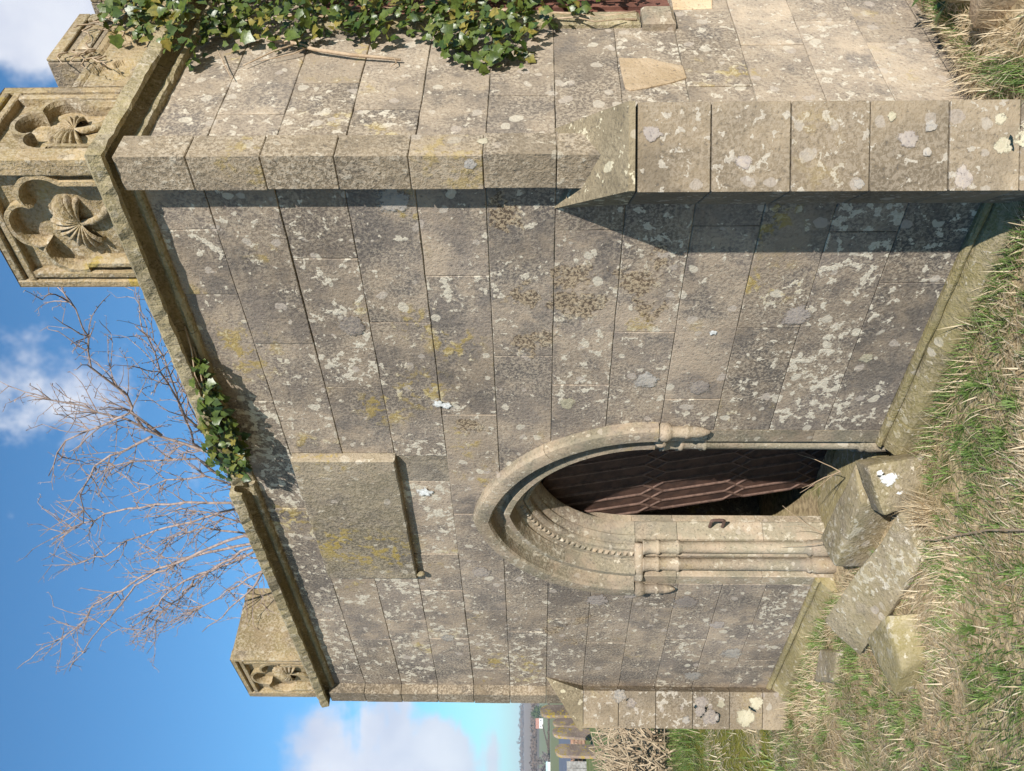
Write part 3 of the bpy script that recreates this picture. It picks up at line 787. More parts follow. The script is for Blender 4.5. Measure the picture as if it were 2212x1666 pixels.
# jambs
JB = [(.678, .03), (.678, .0), (.598, .0), (.595, .004), (.594, .040), (.584, .074), (.545, .084), (.516, .080), (.504, .084), (.494, .096), (.492, .118), (.478, .138), (.450, .140), (.440, .142), (.434, .150), (.426, .158), (.418, .200), (.410, .232), (.412, .240), (.53, .243), (.53, .36), (.678, .36)]
for sd in (1, -1):
    for z0, z1 in ((-.05, .40), (.402, .872), (.875, 1.105)):
        n = len(JB); V = []; F = []
        for z_ in (z0, z1): V += [(XC + sd * s, y, z_) for s, y in JB]
        F = [list(range(n)), list(range(n, 2 * n))] + [(i, (i + 1) % n, n + (i + 1) % n, n + i) for i in range(n)]
        mesh('jamb_stone', V, F, 'surround_stone', DOOR)
    for s, y in ((.541, .044), (.463, .104)):
        pr = [(.033, -.02), (.046, .02), (.048, .12), (.044, .135), (.040, .142), (.046, .150), (.044, .160), (.0335, .170), (.0335, .862), (.039, .866), (.042, .873), (.039, .880), (.0335, .884), (.034, .97), (.041, .976), (.044, .984), (.040, .992), (.035, .996), (.037, 1.03), (.043, 1.06), (.046, 1.066)]
        V, F = lathe(XC + sd * s, y, pr, 18)
        o = mesh('colonnette', V, F, 'surround_stone', DOOR, smooth=True)
    # roll-moulded abacus over both shafts
    V = []; F = []
    a = Vector((XC + sd * .606, -.010, 1.085)); b = Vector((XC + sd * .448, .108, 1.085))
    pts = [a - (b - a) * .03, a, a + (b - a) * .33, a + (b - a) * .66, b, b + (b - a) * .05]
    tube(V, F, pts, .027, .027, 12)
    mesh('abacus', V, F, 'surround_stone', DOOR, smooth=True)
    # label stop under the hood mould
    V, F = lathe(XC + sd * .694, -.024, [(.002, .872), (.009, .880), (.020, .905), (.026, .935), (.027, .968), (.031, .974), (.033, .980), (.030, .987), (.026, .99), (.027, 1.04), (.032, 1.050), (.041, 1.058), (.045, 1.076), (.042, 1.094), (.025, 1.106)], 16)
    mesh('label_stop', V, F, 'surround_stone', DOOR, smooth=True)
box('threshold', (XC - .44, .05, -.08), (XC + .44, .40, .06), 'plinth_stone', DOOR, bev=.01)
# iron staple on the left jamb
V = []; F = []
c = Vector((XC - .385, .20, .66))
tube(V, F, [c + Vector(q) for q in ((-.02, 0, .034), (.052, -.01, .034), (.062, -.012, .024), (.062, -.012, -.026), (.052, -.01, -.036), (-.02, 0, -.036))], .009, .009, 6)
mesh('iron_staple', V, F, 'rust_light', DOOR)

# ---- rusted iron door leaf, off its hinges and leaning inwards at the foot
LEAF = grp('iron_door', label='rusted iron door with raised lattice ribs, hanging ajar')
LW, LH, LSP = .80, 1.70, 1.13
def leafmap(a, h, d):    # a across from the free edge (0) to the hinge (LW), h up, d proud
    y = .60 - .185 * h
    return (-2.66 + a * .992, y - d + a * .03, -.02 + h)
def leaf_top(a):
    c = a - LW / 2; R_ = LW / 2 + .125
    return LSP + math.sqrt(max(0, R_ * R_ - (abs(c) + .125) ** 2))
V = []; F = []; N_ = 40
for i in range(N_ + 1):
    a = LW * i / N_
    for d in (0.0, -.006):
        V += [leafmap(a, 0.0, d), leafmap(a, leaf_top(a), d)]
for i in range(N_):
    k = 4 * i; F += [(k, k + 1, k + 5, k + 4), (k + 2, k + 3, k + 7, k + 6), (k + 1, k + 3, k + 7, k + 5), (k, k + 2, k + 6, k + 4)]
F += [(0, 1, 3, 2), (4 * N_, 4 * N_ + 1, 4 * N_ + 3, 4 * N_ + 2)]
mesh('door_plate', V, F, 'rust', LEAF)
def bar(a0, h0, a1, h1, w=.007, dpt=.010):
    dv = Vector((a1 - a0, h1 - h0)); L = dv.length
    if L < .01: return
    nrm = Vector((-dv.y, dv.x)) / L * w; V = []
    for d in (.0005, dpt):
        k = 1 if d < .005 else .6
        for aa, hh, s in ((a0, h0, 1), (a1, h1, 1), (a1, h1, -1), (a0, h0, -1)): V.append(leafmap(aa + nrm.x * s * k, hh + nrm.y * s * k, d))
    mesh('door_rib', V, [(0, 1, 2, 3), (4, 5, 6, 7), (0, 1, 5, 4), (1, 2, 6, 5), (2, 3, 7, 6), (3, 0, 4, 7)], 'rust_light', LEAF)
bands = [(.06, .17), (.46, .58), (.95, 1.08)]; SPC = LW / 9
for i in range(10):
    a = min(max(SPC * i, .01), LW - .01)
    z0 = 0
    segs = [(.0, .06), (.17, .46), (.58, .95), (1.08, leaf_top(a) - .02)]
    for h0, h1 in segs: bar(a, h0, a, h1)
    for b0, b1 in bands:
        if i < 9:
            a2 = min(SPC * (i + 1), LW - .01); bar(a, b0, a2, b1, .006); bar(a, b1, a2, b0, .006, .0085)

# ---- crusts of round lichen on the stones (each a thin raised patch) and bird lime
def lichen(mp, u, v, r, d, mat, parent, el=1.0, name='lichen_patch', wob=.13):
    d += random.uniform(0, .0012); n = 30; ph = random.uniform(0, 6); V = [mp(u, v, d + .0014)]; rim = [0.0]
    rings = (.45, .75, 1.0, 1.2)
    for ring in rings:
        for k in range(n):
            a = 2 * math.pi * k / n
            rr = r * ring * (1 + wob * math.sin(3 * a + ph) * .5 + wob * .5 * math.sin(5 * a + ph * 2))
            V.append(mp(u + rr * math.cos(a), v + rr * math.sin(a) * el, d + .0014 - .0012 * ring ** 2)); rim.append(ring)
    F = [(0, 1 + k, 1 + (k + 1) % n) for k in range(n)]
    for b in range(len(rings) - 1):
        F += [(1 + b * n + k, 1 + b * n + (k + 1) % n, 1 + (b + 1) * n + (k + 1) % n, 1 + (b + 1) * n + k) for k in range(n)]
    o = mesh(name, V, F, mat, parent, fix=False)
    at = o.data.attributes.new('rim', 'FLOAT', 'POINT'); at.data.foreach_set('value', rim)
    return o
def broken_margin(name, sc, amp, lo, hi):
    t = NT(MATS[name].node_tree); out = [n for n in t.n if n.type == 'OUTPUT_MATERIAL'][0]; src = out.inputs[0].links[0].from_socket
    g = t.new('ShaderNodeNewGeometry'); a = t.new('ShaderNodeAttribute'); a.attribute_name = 'rim'
    k = t.math('ADD', a.outputs['Fac'], t.math('MULTIPLY', t.math('SUBTRACT', t.noise(g.outputs['Position'], sc, 3, .65), .5), amp))
    tr = t.new('ShaderNodeBsdfTransparent'); ms = t.new('ShaderNodeMixShader')
    t.put(ms.inputs[0], t.mr(k, lo, hi, 0, 1)); t.l.new(src, ms.inputs[1]); t.l.new(tr.outputs[0], ms.inputs[2]); t.l.new(ms.outputs[0], out.inputs[0])
for nm_ in ('lichen_pink', 'lichen_grey', 'lichen_cream'): broken_margin(nm_, 55, 1.1, .72, .95)
broken_margin('dropping_white', 70, 1.4, .62, .90)
for (x, z_, r, mt) in [(-.153, 2.153, .062, 'grey'), (-.763, 2.392, .06, 'pink'), (-.71, .636, .06, 'pink'), (-1.128, .959, .05, 'pink'), (-1.085, 1.189, .055, 'grey'), (-2.961, 1.3, .07, 'pink'),
                       (-2.98, .792, .08, 'pink'), (-3.622, .424, .075, 'grey'), (-1.235, 1.518, .04, 'cream'), (-2.905, 1.115, .04, 'pink'), (-3.25, .565, .05, 'pink'), (-3.95, .62, .07, 'grey'), (-2.66, 1.96, .06, 'pink'), (-1.98, 2.77, .025, 'pink'), (-3.45, 2.2, .05, 'grey'), (-.95, .30, .03, 'cream')]:
    lichen(front, x, z_, r, .003, 'lichen_' + mt, FW)
for (x, z_, r, el) in [(-1.240, 2.085, .026, 1.2), (-1.25, 2.045, .026, 1.0), (-.803, .947, .017, 1.0), (-1.90, 2.205, .04, 1.1)]:
    lichen(front, x, z_, r, .0035, 'dropping_white', FW, el, 'bird_lime', .16)
mdr = lambda u, v, d: dg(QB + .0025 + d, u, v, False)
for (s, z_, r, el, mt) in [(.043, 1.292, .026, 1.25, 'pink'), (-.047, 1.005, .024, 1.2, 'pink'), (-.117, .648, .018, 1.0, 'grey'), (-.1, .33, .04, .8, 'pink'), (.02, .50, .03, 1.2, 'pink'), (.06, .43, .02, 1, 'grey'), (-.02, .44, .016, 1, 'grey'), (.09, .55, .015, 1, 'cream'), (.03, .10, .06, 1.3, 'cream'), (-.04, .06, .05, 1.1, 'cream'), (.07, 0.0, .05, 1, 'cream'), (.0, .21, .03, 1, 'cream'), (.08, .22, .02, 1, 'cream')]:
    lichen(mdr, s, z_, r, .0, 'lichen_' + mt, BR, el)
lichen(lambda u, v, d: (u, -PA - .0025 - d, v), .036, 1.87, .024, 0, 'lichen_grey', PR)
lichen(lambda u, v, d: (PA + .0025 + d, u, v), .01, 1.83, .02, 0, 'lichen_cream', PR)
# left buttress face (faces the doorway side)
mlb = lambda u, v, d: (lambda q: (-WF - (u - HB - .002 - d) / math.sqrt(2), (-u - HB - .002 - d) / math.sqrt(2), v))(0)
for (q, z_, r, mt) in [(.12, .50, .06, 'pink'), (.08, .57, .04, 'pink'), (.12, .47, .032, 'grey'), (.02, .56, .05, 'pink'), (.03, .43, .03, 'cream'), (.12, .27, .07, 'cream'), (.02, .2, .05, 'cream'), (.14, .66, .03, 'grey'), (-.02, 1.1, .05, 'grey'), (.03, 1.02, .035, 'pink')]:
    lichen(mlb, q, z_, r, .0, 'lichen_' + mt, BL)

# ================================================================== FALLEN STONES
rough_block('fallen_block', [(-1.413, -.202, .225), (-1.555, -.366, .150), (-1.645, -.275, .160), (-1.505, -.10, .235)], [(-1.386, -.165, -.05), (-1.584, -.293, -.05), (-1.66, -.22, -.05), (-1.49, -.06, -.05)], 'fallen_stone', bev=.012, amp=.008, label='squat fallen block splashed with white bird lime at the right door jamb', category='stone block')
BW = bpy.data.objects['fallen_block']
def fmap(u, v, d):   # front face of that block
    A = Vector((-1.392, -.172, 0)); B = Vector((-1.582, -.302, 0)); e = (B - A).normalized(); nn = Vector((.60, -.78, .1)).normalized()
    return A + e * u + Vector((.0 * v, -.2 * v, v)) + nn * (d + .010)
for (u, v, r, el) in [(.075, .13, .036, 1.3), (.165, .075, .030, 1.2), (.04, .175, .016, 1.3)]:
    lichen(fmap, u, v, r, .003, 'dropping_white', BW, el, 'bird_lime', .16)
rough_block('fallen_slab', [(-1.57, -.07, .205), (-2.17, -.085, .225), (-2.155, -.26, .195), (-1.64, -.24, .200)], [(-1.58, -.03, -.05), (-2.24, -.03, -.05), (-2.245, -.215, -.05), (-1.74, -.19, -.05)], 'fallen_stone', bev=.013, amp=.010, label='broad rough-topped stone slab lying across the foot of the doorway', category='stone slab')
rough_block('fallen_slab', [(-1.50, -.385, .105), (-2.38, -.43, .235), (-2.42, -.60, .085), (-1.60, -.57, .030)], [(-1.50, -.335, -.01), (-2.36, -.36, .125), (-2.40, -.52, .000), (-1.60, -.50, -.08)], 'fallen_stone', bev=.010, amp=.009, label='long grey slab tilted off the grass in front of the door, dark gap beneath', category='stone slab')
rough_block('fallen_block', [(-1.86, -.675, .135), (-2.19, -.62, .130), (-2.14, -.905, .080), (-1.96, -.885, .090)], [(-1.79, -.69, -.06), (-2.22, -.59, -.06), (-2.21, -.88, -.06), (-1.90, -.83, -.06)], 'plinth_stone', bev=.014, amp=.010, label='mossy yellowish block sunk in the grass below the tilted slab', category='stone block')
rough_block('half_buried_stone', [(-2.80, -.39, .055), (-3.05, -.25, .06), (-3.33, -.31, .04), (-2.98, -.47, .045)], [(-2.76, -.38, -.06), (-3.05, -.21, -.06), (-3.38, -.30, -.06), (-2.97, -.52, -.06)], 'fallen_stone', label='small flat grey stone half buried near the left end of the wall', category='stone', amp=.01)
rough_block('fallen_slab', [(.60, .36, .27), (.30, .40, .20), (.28, .33, .20), (.56, .22, .26)], [(.62, .38, .05), (.30, .44, .05), (.28, .30, .05), (.58, .18, .05)], 'ochre_stone', label='pale ochre split slab on edge in the grass by the side wall', category='stone slab', amp=.008)
rough_block('fallen_slab', [(.58, .60, .36), (.30, .62, .24), (.27, .52, .22), (.55, .44, .33)], [(.6, .62, .08), (.30, .66, .08), (.27, .52, .08), (.56, .42, .08)], 'fallen_stone', label='grey brown slab leaning behind the ochre one by the side wall', category='stone slab', amp=.01)
rough_block('limestone_chunk', [(.27, .26, .15), (.20, .28, .14), (.18, .16, .13), (.25, .12, .14)], [(.28, .27, .02), (.19, .3, .02), (.17, .14, .02), (.26, .1, .02)], 'fallen_stone', label='small whitish broken stone in the grass beside the right buttress', category='stone', amp=.01)

# ================================================================== GRASS
def blades(name, mat, base, L, wdt, head, lean, tint, **props):
    """base (n,3); 3-segment curved blades as triangles"""
    n = len(base); fr = np.array([0, .38, .72, 1.0])
    ca, sa = np.cos(head), np.sin(head)
    pts = np.zeros((n, 7, 3))
    up = np.cos(lean); out = np.sin(lean)
    for k in range(4):
        f = fr[k]; bend = 1 + .9 * f
        ang = np.minimum(lean * bend, 1.75)
        r_ = L * f * np.sin((lean + ang) / 2); h = L * f * np.cos((lean + ang) / 2)
        cx_ = base[:, 0] + r_ * ca; cy_ = base[:, 1] + r_ * sa; cz_ = base[:, 2] + np.maximum(h, .004 * f)
        w = wdt * (1 - f ** 1.6) * .5
        if k < 3:
            pts[:, 2 * k, 0] = cx_ - sa * w; pts[:, 2 * k, 1] = cy_ + ca * w; pts[:, 2 * k, 2] = cz_
            pts[:, 2 * k + 1, 0] = cx_ + sa * w; pts[:, 2 * k + 1, 1] = cy_ - ca * w; pts[:, 2 * k + 1, 2] = cz_
        else:
            pts[:, 6, 0] = cx_; pts[:, 6, 1] = cy_; pts[:, 6, 2] = cz_
    tri = np.array([[0, 1, 3], [0, 3, 2], [2, 3, 5], [2, 5, 4], [4, 5, 6]])
    idx = (tri[None] + (np.arange(n) * 7)[:, None, None]).reshape(-1)
    me = bpy.data.meshes.new(name)
    me.vertices.add(n * 7); me.vertices.foreach_set('co', pts.reshape(-1).astype(np.float32))
    me.loops.add(len(idx)); me.loops.foreach_set('vertex_index', idx.astype(np.int32))
    nt = n * 5; me.polygons.add(nt); me.polygons.foreach_set('loop_start', (np.arange(nt) * 3).astype(np.int32))
    try: me.polygons.foreach_set('loop_total', np.full(nt, 3, np.int32))
    except Exception: pass
    at = me.attributes.new('tint', 'FLOAT', 'POINT'); at.data.foreach_set('value', np.repeat(tint, 7).astype(np.float32))
    me.materials.append(MATS[mat]); me.update(); me.validate()
    return link(bpy.data.objects.new(name, me), None, **props)
gzv = np.vectorize(gz)
def fieldnoise(x, y, seed, sc):
    r_ = np.random.default_rng(seed); v = np.zeros_like(x)
    for k in range(7):
        a = r_.uniform(0, 6.28); f = sc * r_.uniform(.6, 2.2); ph = r_.uniform(0, 6.28)
        v += np.sin((x * np.cos(a) + y * np.sin(a)) * f + ph)
    return v / 7 ** .5
def scatter(n, box_):
    x = rng.uniform(box_[0], box_[1], n); y = rng.uniform(box_[2], box_[3], n)
    inside = (x < .03) & (x > -WF - .03) & (y > -.085)
    inside |= (np.abs((x + y)) < .22) & (x - y > -.2) & (x - y < .30)     # right buttress
    keep = ~inside
    return x[keep], y[keep]
SB = [(-1.43, -1.70, -.33, -.03), (-1.47, -2.24, -.26, .0), (-1.55, -2.27, -.55, -.42), (-1.86, -2.25, -.84, -.62), (-2.85, -3.28, -.45, -.27), (.27, .6, .2, .65)]
def off_stones(x, y, prob=.93):
    k = np.ones(len(x), bool)
    for a, b, c, d in SB: k &= ~((x < max(a, b)) & (x > min(a, b)) & (y > c) & (y < d) & (rng.uniform(0, 1, len(x)) < prob))
    return k
def grass(n, box_, Lr, wr, dens_seed, name_label, green=True, size=1.0):
    x, y = scatter(n, box_); k = off_stones(x, y); x, y = x[k], y[k]
    f = fieldnoise(x, y, dens_seed, 3.2 / size)
    f2 = fieldnoise(x, y, dens_seed + 5, 9 / size)
    if green: keep = rng.uniform(-1.6, 1.0, len(x)) < f + .25 * f2
    else: keep = rng.uniform(-1.9, 1.0, len(x)) < -f + .3 * f2
    x, y, f, f2 = x[keep], y[keep], f[keep], f2[keep]; n = len(x)
    L = rng.uniform(Lr[0], Lr[1], n) * (1 + .35 * np.clip(f if green else f2, -1, 1)); w = rng.uniform(wr[0], wr[1], n)
    hd = fieldnoise(x, y, dens_seed + 9, 4 / size) * 2.2 + rng.normal(0, .7 if green else 1.0, n)
    lean = np.abs(rng.normal(.75, .3, n)) if green else np.clip(rng.normal(1.02, .30, n), .3, 1.5)
    tint = np.clip(rng.normal(.45, .24, n), 0, 1)
    b = np.stack([x, y, gzv(x, y) + (rng.uniform(-.004, .012, n) if not green else -.004)], 1)
    blades('grass' if green else 'dry_grass', 'grass_blade' if green else 'straw_blade', b, L, w, hd, lean, tint, kind='stuff', label=name_label, category='grass' if green else 'dry grass')
grass(38000, (-4.6, .9, -1.9, .75), (.03, .075), (.0040, .0068), 3, 'short green grass tufts growing over the ground before the chapel')
grass(85000, (-4.6, .9, -1.9, .75), (.035, .10), (.0032, .0058), 3, 'matted straw coloured dead grass lying between the green tufts', False)
grass(26000, (-9.5, -4.4, -2.6, 2.6), (.06, .15), (.006, .011), 11, 'coarse green grass beyond the left end of the chapel', True, 1.7)
grass(16000, (-9.5, -4.4, -2.6, 2.6), (.07, .17), (.005, .009), 11, 'bleached dead grass beyond the left end of the chapel', False, 1.7)
def tufts(n, box_, label, mat='grass_blade', name='grass_tufts', Lr=(.05, .12), seed=3):
    bx, hd, L, ln, tn = [], [], [], [], []
    cx, cy = scatter(n, box_); k = off_stones(cx, cy, 1.0); cx, cy = cx[k], cy[k]
    for x, y in zip(cx, cy):
        m_ = int(rng.integers(25, 70)); r_ = rng.uniform(.008, .03); a = rng.uniform(0, 6.28, m_); q = np.sqrt(rng.uniform(0, 1, m_)) * r_
        bx.append(np.stack([x + q * np.cos(a), y + q * np.sin(a), np.full(m_, gz(x, y) - .005)], 1)); main = rng.uniform(0, 6.28)
        hd.append(np.where(rng.uniform(0, 1, m_) < .6, a + rng.normal(0, .4, m_), main + rng.normal(0, .6, m_))); L.append(rng.uniform(*Lr, m_) * rng.uniform(.7, 1.15)); ln.append(np.abs(rng.normal(.62, .28, m_))); tn.append(np.clip(rng.normal(rng.uniform(.25, .7), .16, m_), 0, 1))
    n_ = sum(len(q) for q in hd)
    blades(name, mat, np.concatenate(bx), np.concatenate(L), rng.uniform(.0036, .0062, n_), np.concatenate(hd), np.concatenate(ln), np.concatenate(tn), kind='stuff', label=label, category='grass')
tufts(480, (-4.6, .7, -1.8, -.12), 'bright green grass tufts scattered over the matted straw', Lr=(.03, .075))
# long grass fringe along the foot of walls and buttress
def fringe(n, seg, Lr, gl, seed, green):
    t_ = rng.uniform(0, 1, n); (x0, y0), (x1, y1) = seg
    x = x0 + (x1 - x0) * t_ + rng.normal(0, .02, n); y = y0 + (y1 - y0) * t_ + rng.normal(0, .03, n)
    L = rng.uniform(*Lr, n) * .72; hd = rng.uniform(0, 6.28, n); ln = np.abs(rng.normal(.5, .25, n)); w = rng.uniform(.0026, .005, n)
    return np.stack([x, y, gzv(x, y) - .005], 1), L, w, hd, ln, np.clip(rng.normal(.4, .25, n), 0, 1)
def fringes(name, mat, segs, label):
    P_ = [fringe(n, s, l, 0, 0, 0) for n, s, l in segs]
    blades(name, mat, *[np.concatenate([q[i] for q in P_]) for i in range(6)], kind='stuff', label=label, category='grass')
fringes('long_grass', 'grass_blade', [(700, ((-.15, -.14), (-1.4, -.16)), (.06, .13)), (550, ((-2.6, -.16), (-4.3, -.14)), (.06, .14)), (900, ((.16, .10), (.13, .9)), (.05, .11)), (260, ((.30, -.04), (.24, .16)), (.08, .16)), (260, ((-1.6, -.36), (-1.9, -.38)), (.05, .1)), (420, ((-2.35, -.3), (-2.75, -.5)), (.07, .15)), (200, ((.1, -.28), (-.15, -.32)), (.06, .12))], 'longer green grass fringe along the foot of the walls')
fringes('long_dry_grass', 'straw_blade', [(160, ((-.3, -.16), (-1.4, -.2)), (.08, .2)), (420, ((-1.42, -.46), (-1.52, -.36)), (.10, .24)), (330, ((-2.3, -.25), (-2.7, -.3)), (.12, .24)), (300, ((.16, .10), (.12, .9)), (.08, .2)), (200, ((-2.7, -.2), (-4.2, -.2)), (.08, .2)), (160, ((.3, .1), (.36, .4)), (.1, .2))], 'long straw coloured grass stems by the walls and fallen stones')
V = []; F = []
tube(V, F, [(-.80, -.93, .05), (-1.0, -.80, .055), (-1.22, -.68, .05), (-1.38, -.60, .06), (-1.51, -.515, .05)], .0042, .002, 6)
mesh('dry_stalk', V, F, 'ivy_stem', label='long dry brown stalk lying on the grass in front of the tilted slab', category='stalk')
# broad-leaved weeds by the side wall
LF = [(0, 0), (.16, .05), (.34, .12), (.56, .14), (.8, .08), (1, 0), (.8, -.08), (.56, -.14), (.34, -.12), (.16, -.05)]
def dock(cx, cy, n, size, label):
    root = empty('weed_plant', (cx, cy, gz(cx, cy)), label=label, category='weed', group='broad-leaved weeds by the side wall')
    for k in range(n):
        a = random.uniform(0, 6.28); s = size * random.uniform(.6, 1.1); el = random.uniform(.3, 1.1)
        V = [(.02 * math.cos(a) + (u * math.cos(el) * math.cos(a) - v * math.sin(a)) * s, .02 * math.sin(a) + (u * math.cos(el) * math.sin(a) + v * math.cos(a)) * s, .02 + (u * math.sin(el) - .5 * u * u * .5) * s) for u, v in LF]
        mesh('leaf', V, [list(range(10))], 'dock_leaf', root, fix=False)
dock(.20, .86, 9, .10, 'low weed with dull green leaves against the side wall, farthest back')
dock(.24, .66, 8, .09, 'low weed with dull green leaves between side wall and leaning slab')
dock(-1.98, .12, 6, .06, 'small green seedling sprouting in the doorway behind the slab')

# ================================================================== IVY
IL = [(0.04, 0), (-.02, .24), (.06, .44), (.27, .37), (.44, .50), (.62, .29), (1.0, 0), (.62, -.29), (.44, -.50), (.27, -.37), (.06, -.44), (-.02, -.24)]
def ivy_leaf_mesh(fold, curl):
    me = bpy.data.meshes.new('leaf')
    V = [(.34, 0, 0)] + [(u, v * .95, abs(v) * fold - curl * (u - .3) ** 2) for u, v in IL]
    me.from_pydata(V, [], [(0, 1 + k, 1 + (k + 1) % 12) for k in range(12)]); me.materials.append(MATS['ivy_leaf']); me.shade_smooth(); me.update(); return me
ILM = [ivy_leaf_mesh(.25, .25), ivy_leaf_mesh(-.15, .4), ivy_leaf_mesh(.1, .1)]
def leaf_matrix(pos, nrm, down, size):
    z_ = Vector(nrm).normalized(); x_ = Vector(down); x_ = (x_ - z_ * x_.dot(z_)).normalized(); y_ = z_.cross(x_)
    m_ = Matrix.Identity(4)
    for i in range(3): m_[i][0] = x_[i] * size; m_[i][1] = y_[i] * size; m_[i][2] = z_[i] * size; m_[i][3] = pos[i]
    return m_
def ivy(root, leaves, name='ivy_plant'):
    """leaves: list of matrices, nearest first; 300 as objects, the rest joined"""
    for k, mt in enumerate(leaves[:300]):
        o = bpy.data.objects.new('leaf', ILM[k % 3]); link(o, root); o.matrix_world = mt
    rest = leaves[300:]
    if rest:
        V = []; F = []
        for k, mt in enumerate(rest):
            b = len(V); V += [mt @ v.co for v in ILM[k % 3].vertices]; F += [(b, b + 1 + q, b + 1 + (q + 1) % 12) for q in range(12)]
        mesh('leaf_mass', V, F, 'ivy_leaf', root, smooth=True, fix=False, kind='stuff')
IVP = [(y_ + .045, z_) for y_, z_ in [(.818, 3.429), (.664, 3.25), (.662, 3.124), (.500, 3.04), (.484, 2.994), (.623, 2.988), (.695, 2.917), (.728, 2.726), (.682, 2.645), (.761, 2.479), (.701, 2.291), (.746, 2.116), (.642, 2.054), (.534, 1.925), (.525, 1.822), (.582, 1.703), (.744, 1.669), (.827, 1.615), (.90, 1.396), (.98, 1.245), (1.7, 1.2), (1.7, 3.45)]]
def inpoly(p_, poly):
    c = False; j = len(poly) - 1
    for i in range(len(poly)):
        (xi, yi), (xj, yj) = poly[i], poly[j]
        if (yi > p_[1]) != (yj > p_[1]) and p_[0] < (xj - xi) * (p_[1] - yi) / (yj - yi) + xi: c = not c
        j = i
    return c
IVY = empty('ivy_plant', (0, 0, 0), label='large glossy ivy spreading over the side wall and its parapet', category='ivy')
lv = []
while len(lv) < 3300:
    u, v = random.uniform(.45, 1.7), random.uniform(1.2, 3.46)
    if not inpoly((u + random.gauss(0, .012), v + random.gauss(0, .012)), IVP): continue
    if v < 1.7 and u > .93 and random.random() < .55: continue
    dep = random.betavariate(1.3, 2.2) * (.05 + .16 * min(1, max(.1, (u - .55) * 2)))
    base = .02
    if 3.0 < v < 3.15: base = .10
    if v > 3.13: base = .06
    pos = (base + dep, u, v)
    nrm = (1.0 + random.gauss(0, .45), -.3 + random.gauss(0, .65), .4 + random.gauss(0, .65))
    dn = (random.gauss(.2, .3), random.gauss(0, .6), -1)
    lv.append((random.choice((.6, .85, 1, 1, 1.3)) * random.uniform(.028, .052), pos, nrm, dn))
lv.sort(key=lambda q: -(q[1][0] + q[0] * .8 + random.uniform(0, .05) - q[1][1] * .25))
ivy(IVY, [leaf_matrix(p_, n_, d_, s_) for s_, p_, n_, d_ in lv])
def stem(pts, r0, r1, par, nm='stem', mat='ivy_stem', n=6):
    V = []; F = []; tube(V, F, pts, r0, r1, n); return mesh(nm, V, F, mat, par, smooth=True)
stem([(.035, .80, 2.72), (.03, .768, 2.599), (.03, .722, 2.518), (.028, .679, 2.367), (.024, .665, 2.25), (.020, .655, 2.176)], .010, .005, IVY)
stem([(.03, .768, 2.60), (.026, .72, 2.68), (.022, .66, 2.74), (.02, .62, 2.78)], .004, .002, IVY)
stem([(.03, .74, 2.55), (.024, .70, 2.60), (.02, .655, 2.72)], .003, .0016, IVY)
stem([(.025, .66, 2.2), (.02, .63, 2.19), (.02, .60, 2.21)], .003, .0015, IVY)
stem([(.03, .72, 2.9), (.02, .62, 2.85), (.02, .52, 2.80)], .003, .0015, IVY)
stem([(.03, .95, 1.62), (.05, .93, 1.5), (.045, .90, 1.42), (.04, .93, 1.3)], .004, .002, IVY)
for k in range(16):   # dead hanging rootlets and twigs on the parapet
    y0 = random.uniform(.58, .95); z0 = random.uniform(3.22, 3.45)
    pts = [(.07, y0, z0)]
    for q in range(5): l_ = pts[-1]; pts.append((l_[0] + random.uniform(-.006, .008), l_[1] - random.uniform(.0, .03), l_[2] + random.uniform(-.03, .035)))
    stem(pts, .004, .0012, IVY, 'dead_twig', n=5)
for k in range(8):   # woody runners inside the ivy
    y0 = random.uniform(.85, 1.5); pts = [(.03, y0, 1.25)]
    while pts[-1][2] < 3.1: l_ = pts[-1]; pts.append((max(.015, min(.05, l_[0] + random.uniform(-.01, .01))), l_[1] + random.uniform(-.05, .05), l_[2] + .12))
    stem(pts, .005, .003, IVY)

IVC = empty('ivy_plant', (-1.2, -.08, 3.05), label='small ivy clump hanging in the cornice cove over the facade', category='ivy')
lv = []
for k in range(290):
    f = random.betavariate(2.0, 1.25); x = -.85 - .80 * f
    thick = .25 + .75 * min(1, f * 1.5) * (1 if f < .93 else .5)
    pos = (x, -.05 - random.uniform(.0, .125) * thick, 3.045 + random.uniform(-.065, .085) * thick)
    nrm = (.45 + random.gauss(0, .4), -1 + random.gauss(0, .3), .25 + random.gauss(0, .45)); dn = (random.gauss(0, .5), -.2, -1 + random.gauss(0, .3))
    lv.append((random.uniform(.028, .050), pos, nrm, dn))
for s_, p_, n_, d_ in lv:
    o = bpy.data.objects.new('leaf', random.choice(ILM)); link(o, IVC); o.matrix_parent_inverse = Matrix.Translation((1.2, .08, -3.05)); o.matrix_world = leaf_matrix(p_, n_, d_, s_)
    o.matrix_basis = leaf_matrix(p_, n_, d_, s_)
for k in range(6):
    x = -.85 - .12 * k; pts = [(x + .1, -.02, 3.06), (x, -.06, 3.05), (x - .1, -.10, 3.055 - .01 * (k % 3)), (x - .16, -.12, 3.04)]
    o = stem(pts, .004, .002, IVC); o.matrix_parent_inverse = Matrix.Translation((1.2, .08, -3.05))

